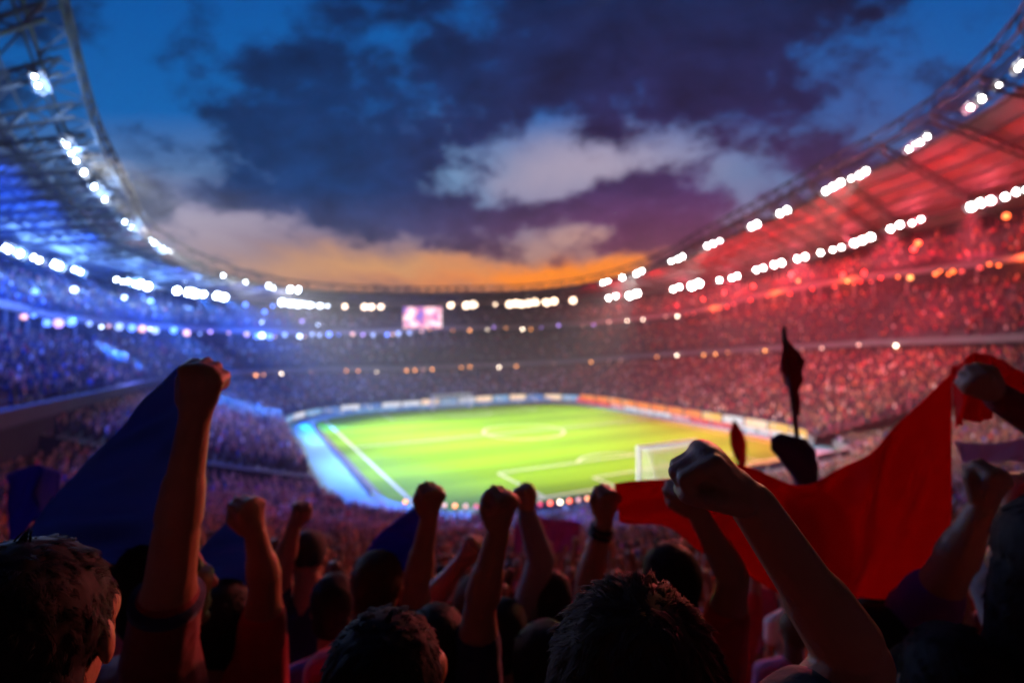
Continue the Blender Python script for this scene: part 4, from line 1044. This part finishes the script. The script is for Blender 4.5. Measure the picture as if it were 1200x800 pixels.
patch('flag', [((1117, 432, 1.46), (1119, 500, 1.47)), ((1140, 414, 1.46), (1140, 496, 1.46)), ((1170, 420, 1.44), (1168, 486, 1.43)), ((1215, 445, 1.42), (1212, 492, 1.42))],
      RED, 'crumpled dark red cloth bunched round the hand at the top corner of the red flag', 'flag', 40, 20, .03, 2.5, 4)
patch('flag', [((213, 426, 1.02), (230, 440, 1.02)), ((160, 478, 1.08), (226, 505, 1.08)), ((100, 545, 1.16), (220, 580, 1.14)), ((40, 606, 1.25), (195, 640, 1.2)), ((28, 640, 1.3), (180, 668, 1.25))],
      BLUE, 'big dark blue flag hanging from the tall raised fist', 'flag', 60, 36, .016, 2.2, 5)
patch('flag', [((291, 592, 1.46), (302, 606, 1.46)), ((262, 614, 1.52), (303, 634, 1.5)), ((238, 642, 1.58), (302, 662, 1.54)), ((228, 668, 1.62), (296, 700, 1.58))], BLUE, 'small blue flag hanging from the fist of the bright red shirt', 'flag', 30, 20, .012, 1.6, 6)
patch('flag', [((497, 584, 1.62), (503, 600, 1.62)), ((468, 606, 1.72), (494, 634, 1.68)), ((440, 630, 1.8), (490, 655, 1.75)), ((425, 655, 1.85), (486, 680, 1.8))], BLUE2, 'bright blue flag hanging from the fist raised against the grass', 'flag', 30, 20, .012, 1.6, 7)
patch('flag', [((6, 556, 3.6), (16, 640, 3.6)), ((40, 545, 3.6), (46, 600, 3.6)), ((70, 552, 3.7), (66, 610, 3.7))], BLUE2, 'vivid blue cloth standing in for blue lit crowd behind the big dark blue flag', 'flag', 24, 16, .03, 2, 8)  # blue sheet put in for a patch of blue lit crowd
patch('banner', [((1118, 516, 2.6), (1128, 542, 2.6)), ((1158, 520, 2.6), (1160, 542, 2.6)), ((1205, 512, 2.6), (1202, 540, 2.6))], cloth_mat('lilac_cloth', (.5, .45, .75), .3), 'pale lilac banner held up above the fist at the edge', 'banner', 24, 10, .012, 2, 9)
patch('banner', [((602, 612, 9.5), (604, 650, 9.5)), ((640, 606, 9.5), (642, 648, 9.5)), ((680, 612, 9.5), (680, 645, 9.5))], cloth_mat('magenta_cloth', (.4, .09, .33), .35), 'magenta banner spread over the crowd below the near goal', 'banner', 24, 12, .06, 2, 10)
def pole_flag(base, top, r, cl, label, dark=None):
    b_, t_ = at(*base), at(*top)
    e = empty('furled_flag', b_, label, 'flag'); bpy.context.view_layer.update()
    mb = MB(); mb.rod(b_, t_, r, 8); mb.build('pole', M['steel'], e)
    rg = random.Random(4)
    for nm, pts, mm in cl:
        vs = []; fs = []; ns = 16; nrg = len(pts)
        for k, (px, py, Z, w) in enumerate(pts):
            c_ = at(px, py, Z)
            for j in range(ns):
                a = 2 * math.pi * j / ns; rad = w * (1 + .32 * math.sin(2 * a + k * .8) + .22 * math.sin(5 * a + k * 1.7) + .12 * math.sin(9 * a + k)); vs.append(c_ + Vector((math.cos(a) * rad, math.sin(a) * rad * .7, 0)))
        fs = [(k * ns + j, k * ns + (j + 1) % ns, (k + 1) * ns + (j + 1) % ns, (k + 1) * ns + j) for k in range(nrg - 1) for j in range(ns)] + [tuple(range(ns - 1, -1, -1)), tuple(range((nrg - 1) * ns, nrg * ns))]
        link(nm, mesh_from(vs, fs, nm, mm, True), e)
DRED = cloth_mat('deep_red_cloth', (.22, .008, .012), .3); DNAVY = cloth_mat('dark_navy_cloth', (.05, .045, .14), .35)
pole_flag((950, 640, 2.0), (918, 383, 2.0), .010, [('cloth', [(918, 392, 2, .004), (921, 402, 2, .012), (926, 412, 2, .024), (929, 422, 2, .033), (927, 434, 2, .031), (931, 446, 2, .030), (930, 458, 2, .018), (934, 470, 2, .015), (936, 486, 2, .006)], DRED),
                                                     ('cloth', [(915, 508, 2.0, .012), (921, 514, 2.0, .05), (928, 526, 2.0, .066), (936, 540, 2.0, .05), (943, 556, 2, .04), (946, 574, 2, .03), (948, 590, 2, .01)], DNAVY)], 'furled red and navy flag on a thin pole standing before the red stand')
pole_flag((868, 560, 6.0), (860, 492, 6.0), .016, [('cloth', [(861, 494, 6, .02), (862, 506, 6, .06), (865, 520, 6, .075), (868, 536, 6, .05), (870, 548, 6, .02)], RED)], 'small furled red flag on a stick between the big fist and the navy flag')

# ------------------------------------------------------------------ lights
def spot(loc, tgt, col, power, ang, blend=.5, r=.5):
    d = bpy.data.lights.new('floodlight_beam', 'SPOT'); d.color = col; d.energy = power; d.spot_size = R_(ang); d.spot_blend = blend; d.shadow_soft_size = r
    o = bpy.data.objects.new('floodlight_beam', d); C.objects.link(o); o.location = loc
    o.rotation_euler = (Vector(tgt) - Vector(loc)).to_track_quat('-Z', 'Y').to_euler(); return o
def point(loc, col, power, r=.5):
    d = bpy.data.lights.new('coloured_lamp', 'POINT'); d.color = col; d.energy = power; d.shadow_soft_size = r
    o = bpy.data.objects.new('coloured_lamp', d); C.objects.link(o); o.location = loc; return o
def l1(px, dz=-.6): s = find_s(px, lambda s: 24); return ring(s, 23.2, zL1(s) + dz)
def l2(px, dz=-.8): s = find_s(px, dL2); return ring(s, dL2(s) - 1.0, zL2(s) + dz)
# white floods on the grass
for px, (u, v), pw_ in ((76, (-18, -14), 1), (76, (-26, 10), 1), (113, (8, -12), 1), (183, (4, 8), 1), (316, (-24, -14), .9), (147, (-14, 6), 1), (258, (-16, -6), .8), (316, (-20, 4), .8), (1009, (-14, 8), .6), (838, (16, 4), .6), (745, (6, 8), .9)):
    spot(l1(px), pw(u, v), (1, .97, .84), 310000 * pw_, 43, 1.0)
# blue wash of the left stand: lamps that face the tiers and the roof above them
for s in (46, 60, 72, 86, 100, 112, 122, 131):
    p0 = ring(s, 27, zL2(s) - 2.5); spot(p0, ring(s, 44, zL2(s) - 4), (.015, .11, 1), 26000, 150, .4)
for s in (140, 150, 160, 170): p0 = ring(s, 27, zL2(s) - 2.5); spot(p0, ring(s, 44, zL2(s) - 5), (.25, .22, .9), 3500, 150, .4)
for s in (56, 70, 84, 98, 110, 120, 130): spot(ring(s, 38, zL2(s) - 1.6), ring(s, 27, 12), (.01, .07, 1), 36000, 110, .5)
for s in (200, 212, 224, 238, 250, 262): spot(ring(s, 46, zL2(s) - 2), ring(s, 38, zF3(s) - 8), (1, .01, .03), 30000, 100, .5)
# narrow blue beams falling through the air
for px, (tx, ty), q_ in ((18, (150, 430), 1), (40, (215, 440), 1), (75, (250, 430), 1), (152, (255, 440), 1), (225, (300, 405), .6), (258, (330, 392), .6)):
    spot(l2(px), at(tx, ty, 95), (.03, .20, 1), 3600000 * q_, 12, 1.0, .3)
# halo lamps at the blue floodlights
for px in (18, 66, 89, 152, 180, 225): point(l2(px, -.3), (.2, .45, 1), 5000)
for px in (43, 80, 113, 147, 183): point(l1(px, -1.0), (.3, .55, 1), 2600)
for px, (tx, ty), q_ in ((40, (215, 470), 1), (150, (280, 462), .8), (88, (250, 520), .9)):
    spot(l2(px), at(tx, ty, 75), (.22, .24, 1), 300000 * q_, 28, 1.0)
# red wash of the right stand
for s in (194, 201, 209, 217, 226, 236, 246, 254, 262, 269):
    p0 = ring(s, 30, zL2(s) - 2.0); spot(p0, ring(s, 41, zL2(s) + 2.5), (1, .004, .010), 9000, 160, .4)
for px, (tx, ty), q_ in ((1142, (1120, 470), 1), (1048, (1010, 470), 1), (939, (930, 460), 1), (860, (830, 455), .8)):
    spot(l2(px), at(tx, ty, 90), (1, .06, .09), 430000 * q_, 55, .8)
for s in (205, 222, 240, 256): point(ring(s, d3(s) - 3.0, zF3(s) + .6), (1, .10, .015), 1500)
for px in (838, 886, 978, 1009, 1070, 1136): point(l1(px, -1.0), (1, .28, .38), 1500)
for px in (725, 803, 860, 905, 940, 1000, 1070, 1160): point(l2(px, -.4), (1, .10, .14), 2000)
spot(l1(1009), at(290, 500, 75), (1, .72, .6), 120000, 20, 1.0); spot(l1(147), at(1010, 450, 105), (1, .42, .38), 170000, 34, .8); spot(l1(76), at(860, 440, 140), (1, .4, .36), 130000, 24, .8)  # added warm spots at the rim floods to brighten the crowds opposite
# added tinted spots at the rim floods, putting light on the near fans' arms
spot(l1(1009), (2.5, 12, 11.5), (1, .36, .10), 85000, 16, .6); spot(l1(886), (-4, 10, 12), (1, .22, .2), 55000, 18, .6)
spot(l1(147), (-6, 14, 11), (.45, .55, 1), 28000, 20, .6); spot(l1(316), (0, 12, 12), (1, .7, .6), 25000, 18, .6)

# sun just under the orange band + sky
sd = bpy.data.lights.new('sun', 'SUN'); sd.energy = .12; sd.angle = R_(.5); sd.color = (1, .55, .3); so = bpy.data.objects.new('sun', sd); C.objects.link(so)
sun_az, sun_el = R_(3.5), R_(4); sdir = Vector((math.sin(sun_az) * math.cos(sun_el), math.cos(sun_az) * math.cos(sun_el), math.sin(sun_el)))
so.rotation_euler = (-sdir).to_track_quat('-Z', 'Y').to_euler()
w = bpy.data.worlds.new('World'); sc.world = w; w.use_nodes = True; nt = w.node_tree; N_ = nt.nodes; Lk = nt.links
bg = N_['Background']; tc = N_.new('ShaderNodeTexCoord'); sep = N_.new('ShaderNodeSeparateXYZ'); Lk.new(tc.outputs['Generated'], sep.inputs[0])
X_, Y_, Z_ = sep.outputs
yy = mnode(nt, 'MAXIMUM', Y_, .12); gx = mnode(nt, 'DIVIDE', X_, yy); gz = mnode(nt, 'DIVIDE', Z_, yy)
def vcomb(x, y, z):
    n = N_.new('ShaderNodeCombineXYZ')
    for i, q_ in enumerate((x, y, z)):
        if isinstance(q_, (int, float)): n.inputs[i].default_value = q_
        else: Lk.new(q_, n.inputs[i])
    return n.outputs[0]
zz = mnode(nt, 'ADD', mnode(nt, 'MAXIMUM', Z_, 0.0), .16)
cpx = mnode(nt, 'DIVIDE', X_, zz); cpy = mnode(nt, 'DIVIDE', Y_, zz)
def noise(vec, scale, detail, rough=.55, dist=0.0):
    n = N_.new('ShaderNodeTexNoise'); n.inputs['Scale'].default_value = scale; n.inputs['Detail'].default_value = detail; n.inputs['Roughness'].default_value = rough; n.inputs['Distortion'].default_value = dist
    Lk.new(vec, n.inputs['Vector']); return n
cpy = mnode(nt, 'MULTIPLY', cpy, .5); cv = vcomb(cpx, cpy, 3.3)
n1 = noise(cv, 1.15, 9, .6, .12).outputs['Fac']; n2 = noise(vcomb(cpx, cpy, 8.1), 3.2, 8, .64, .15).outputs['Fac']
wv = noise(cv, 1.6, 4); wsep = N_.new('ShaderNodeSeparateColor'); Lk.new(wv.outputs['Color'], wsep.inputs[0])
wx = mnode(nt, 'ADD', gx, mnode(nt, 'MULTIPLY', mnode(nt, 'SUBTRACT', wsep.outputs[0], .5), .30)); wz = mnode(nt, 'ADD', gz, mnode(nt, 'MULTIPLY', mnode(nt, 'SUBTRACT', wsep.outputs[1], .5), .16))
def blob(px, py, rx, ry, warp=True):
    a = mnode(nt, 'MULTIPLY', mnode(nt, 'SUBTRACT', wx if warp else gx, (px - 600) / 600), 600 / rx); b = mnode(nt, 'MULTIPLY', mnode(nt, 'SUBTRACT', wz if warp else gz, (400 - py) / 600), 600 / ry)
    return mnode(nt, 'EXPONENT', mnode(nt, 'MULTIPLY', mnode(nt, 'ADD', mnode(nt, 'MULTIPLY', a, a), mnode(nt, 'MULTIPLY', b, b)), -1.0))
def total(lst):
    acc = None
    for px, py, rx, ry, wt in lst:
        t = mnode(nt, 'MULTIPLY', blob(px, py, rx, ry), wt); acc = t if acc is None else mnode(nt, 'ADD', acc, t)
    return acc
bias = total([(705, 195, 105, 36, -.36), (550, 195, 36, 45, -.34), (800, 165, 50, 40, -.22), (255, 268, 130, 26, -.42), (430, 305, 150, 24, -.40), (610, 324, 190, 14, -.6), (660, 285, 50, 16, -.25), (690, 275, 60, 20, -.15),
              (90, 90, 70, 110, -.34), (210, 175, 80, 45, -.28), (1110, 60, 120, 90, -.2), (1010, 160, 70, 40, -.12), (480, 45, 60, 45, -.3), (285, 40, 70, 40, -.2),
              (400, 150, 200, 100, .22), (720, 50, 160, 60, .25), (880, 190, 120, 60, .15), (520, 245, 170, 22, .22), (780, 235, 90, 24, .2), (330, 60, 120, 60, .12), (860, 60, 90, 50, .2), (640, 250, 90, 16, .2)])
rx = mnode(nt, 'ADD', gx, mnode(nt, 'MULTIPLY', gz, .8)); rz = mnode(nt, 'MULTIPLY', mnode(nt, 'SUBTRACT', gz, mnode(nt, 'MULTIPLY', gx, .25)), 1.7)
n3 = noise(vcomb(rx, rz, 1.7), 5.2, 11, .66, .18).outputs['Fac']
cov = mnode(nt, 'ADD', mnode(nt, 'MULTIPLY_ADD', mnode(nt, 'SUBTRACT', n1, .5), 1.6, .55), mnode(nt, 'ADD', mnode(nt, 'ADD', mnode(nt, 'MULTIPLY', mnode(nt, 'SUBTRACT', n2, .5), 1.15), mnode(nt, 'MULTIPLY', mnode(nt, 'SUBTRACT', n3, .5), 1.85)), bias))
def smooth(x, a, b):
    n = N_.new('ShaderNodeMapRange'); n.interpolation_type = 'SMOOTHSTEP'; n.inputs['From Min'].default_value = a; n.inputs['From Max'].default_value = b; Lk.new(x, n.inputs['Value']); return n.outputs['Result']
mask = smooth(cov, .20, .70)
def ramp(x, stops):
    n = N_.new('ShaderNodeValToRGB'); Lk.new(x, n.inputs[0]); e = n.color_ramp.elements
    e[0].position = stops[0][0]; e[0].color = (*stops[0][1], 1); e[1].position = stops[-1][0]; e[1].color = (*stops[-1][1], 1)
    for p_, c_ in stops[1:-1]: q_ = e.new(p_); q_.color = (*c_, 1)
    return n.outputs[0]
def mixc(f, a, b, mode='MIX'):
    n = N_.new('ShaderNodeMix'); n.data_type = 'RGBA'; n.blend_type = mode
    for s_, v_ in (('Factor', f), ('A', a), ('B', b)):
        if isinstance(v_, (int, float)): n.inputs[s_].default_value = v_
        elif isinstance(v_, tuple): n.inputs[s_].default_value = (*v_, 1)
        else: Lk.new(v_, n.inputs[s_])
    return n.outputs['Result']
clear = ramp(gz, [(0, (.45, .18, .12)), (.1, (.46, .21, .15)), (.14, (.42, .23, .2)), (.19, (.33, .23, .30)), (.25, (.24, .24, .44)), (.33, (.12, .24, .5)), (.45, (.001, .15, .54)), (.7, (.0, .11, .46))])
for (px, py, rx, ry), c_, f_ in (((700, 195, 130, 45), (.62, .50, .62), .75), ((550, 195, 50, 55), (.2, .42, .72), .75), ((650, 324, 180, 17), (1.35, .33, .006), 1.0), ((430, 312, 130, 18), (.95, .46, .17), .7), ((250, 265, 120, 22), (.6, .5, .6), .5), ((670, 282, 60, 18), (.95, .5, .35), .6), ((1000, 150, 120, 80), (.07, .12, .36), .6)):
    clear = mixc(mnode(nt, 'MULTIPLY', blob(px, py, rx, ry), f_), clear, c_)
cl_l = ramp(gz, [(0, (.14, .05, .06)), (.12, (.13, .075, .12)), (.2, (.06, .075, .2)), (.3, (.008, .055, .21)), (.45, (.003, .040, .17)), (.7, (.001, .028, .13))])
cl_r = ramp(gz, [(0, (.3, .06, .04)), (.12, (.26, .09, .09)), (.2, (.17, .045, .12)), (.3, (.075, .035, .15)), (.45, (.020, .022, .11)), (.7, (.006, .022, .10))])
cloud = mixc(smooth(gx, -.35, .3), cl_l, cl_r)
shade = mnode(nt, 'MULTIPLY_ADD', mnode(nt, 'SUBTRACT', n3, .5), -2.6, 1.0)
shn = N_.new('ShaderNodeVectorMath'); shn.operation = 'SCALE'; Lk.new(cloud, shn.inputs[0]); Lk.new(shade, shn.inputs['Scale'])
sky = mixc(mask, clear, shn.outputs[0])
ns = N_.new('ShaderNodeTexSky'); ns.sky_type = 'NISHITA'; ns.sun_disc = False; ns.sun_elevation = R_(2); ns.sun_rotation = sun_az
addn = mixc(.0025, sky, ns.outputs[0], 'ADD')
# below the horizon: nothing but dark ground haze
low = mixc(smooth(Z_, -.02, .0), (.01, .01, .015), addn)
Lk.new(low, bg.inputs['Color']); bg.inputs['Strength'].default_value = SKY

# ------------------------------------------------------------------ air
hz = MB(); hz.abox((0, 85, 31.5), 344, 316, 66)
m, nt, bs = new_mat('haze_air'); nt.nodes.remove(bs); pv = nt.nodes.new('ShaderNodeVolumePrincipled'); pv.inputs['Color'].default_value = (.9, .92, 1, 1); pv.inputs['Density'].default_value = HAZE; pv.inputs['Anisotropy'].default_value = .3
nt.links.new(pv.outputs[0], nt.nodes['Material Output'].inputs['Volume']); tag(hz.build('haze', m), kind='stuff')

# ------------------------------------------------------------------ render settings
cy = sc.cycles; cy.use_denoising = True; cy.volume_bounces = 0; cy.max_bounces = 5; cy.diffuse_bounces = 2; cy.glossy_bounces = 2; cy.transmission_bounces = 2; cy.transparent_max_bounces = 4; cy.sample_clamp_indirect = 3; cy.sample_clamp_direct = 0
cy.caustics_reflective = False; cy.caustics_refractive = False; cy.use_light_tree = True
try: cy.denoiser = 'OPENIMAGEDENOISE'
except Exception: pass
vs_ = sc.view_settings; sc.display_settings.display_device = 'sRGB'; vs_.view_transform = 'Standard'; vs_.look = 'None'; vs_.gamma = 1; vs_.exposure = EXPO; vs_.use_curve_mapping = False
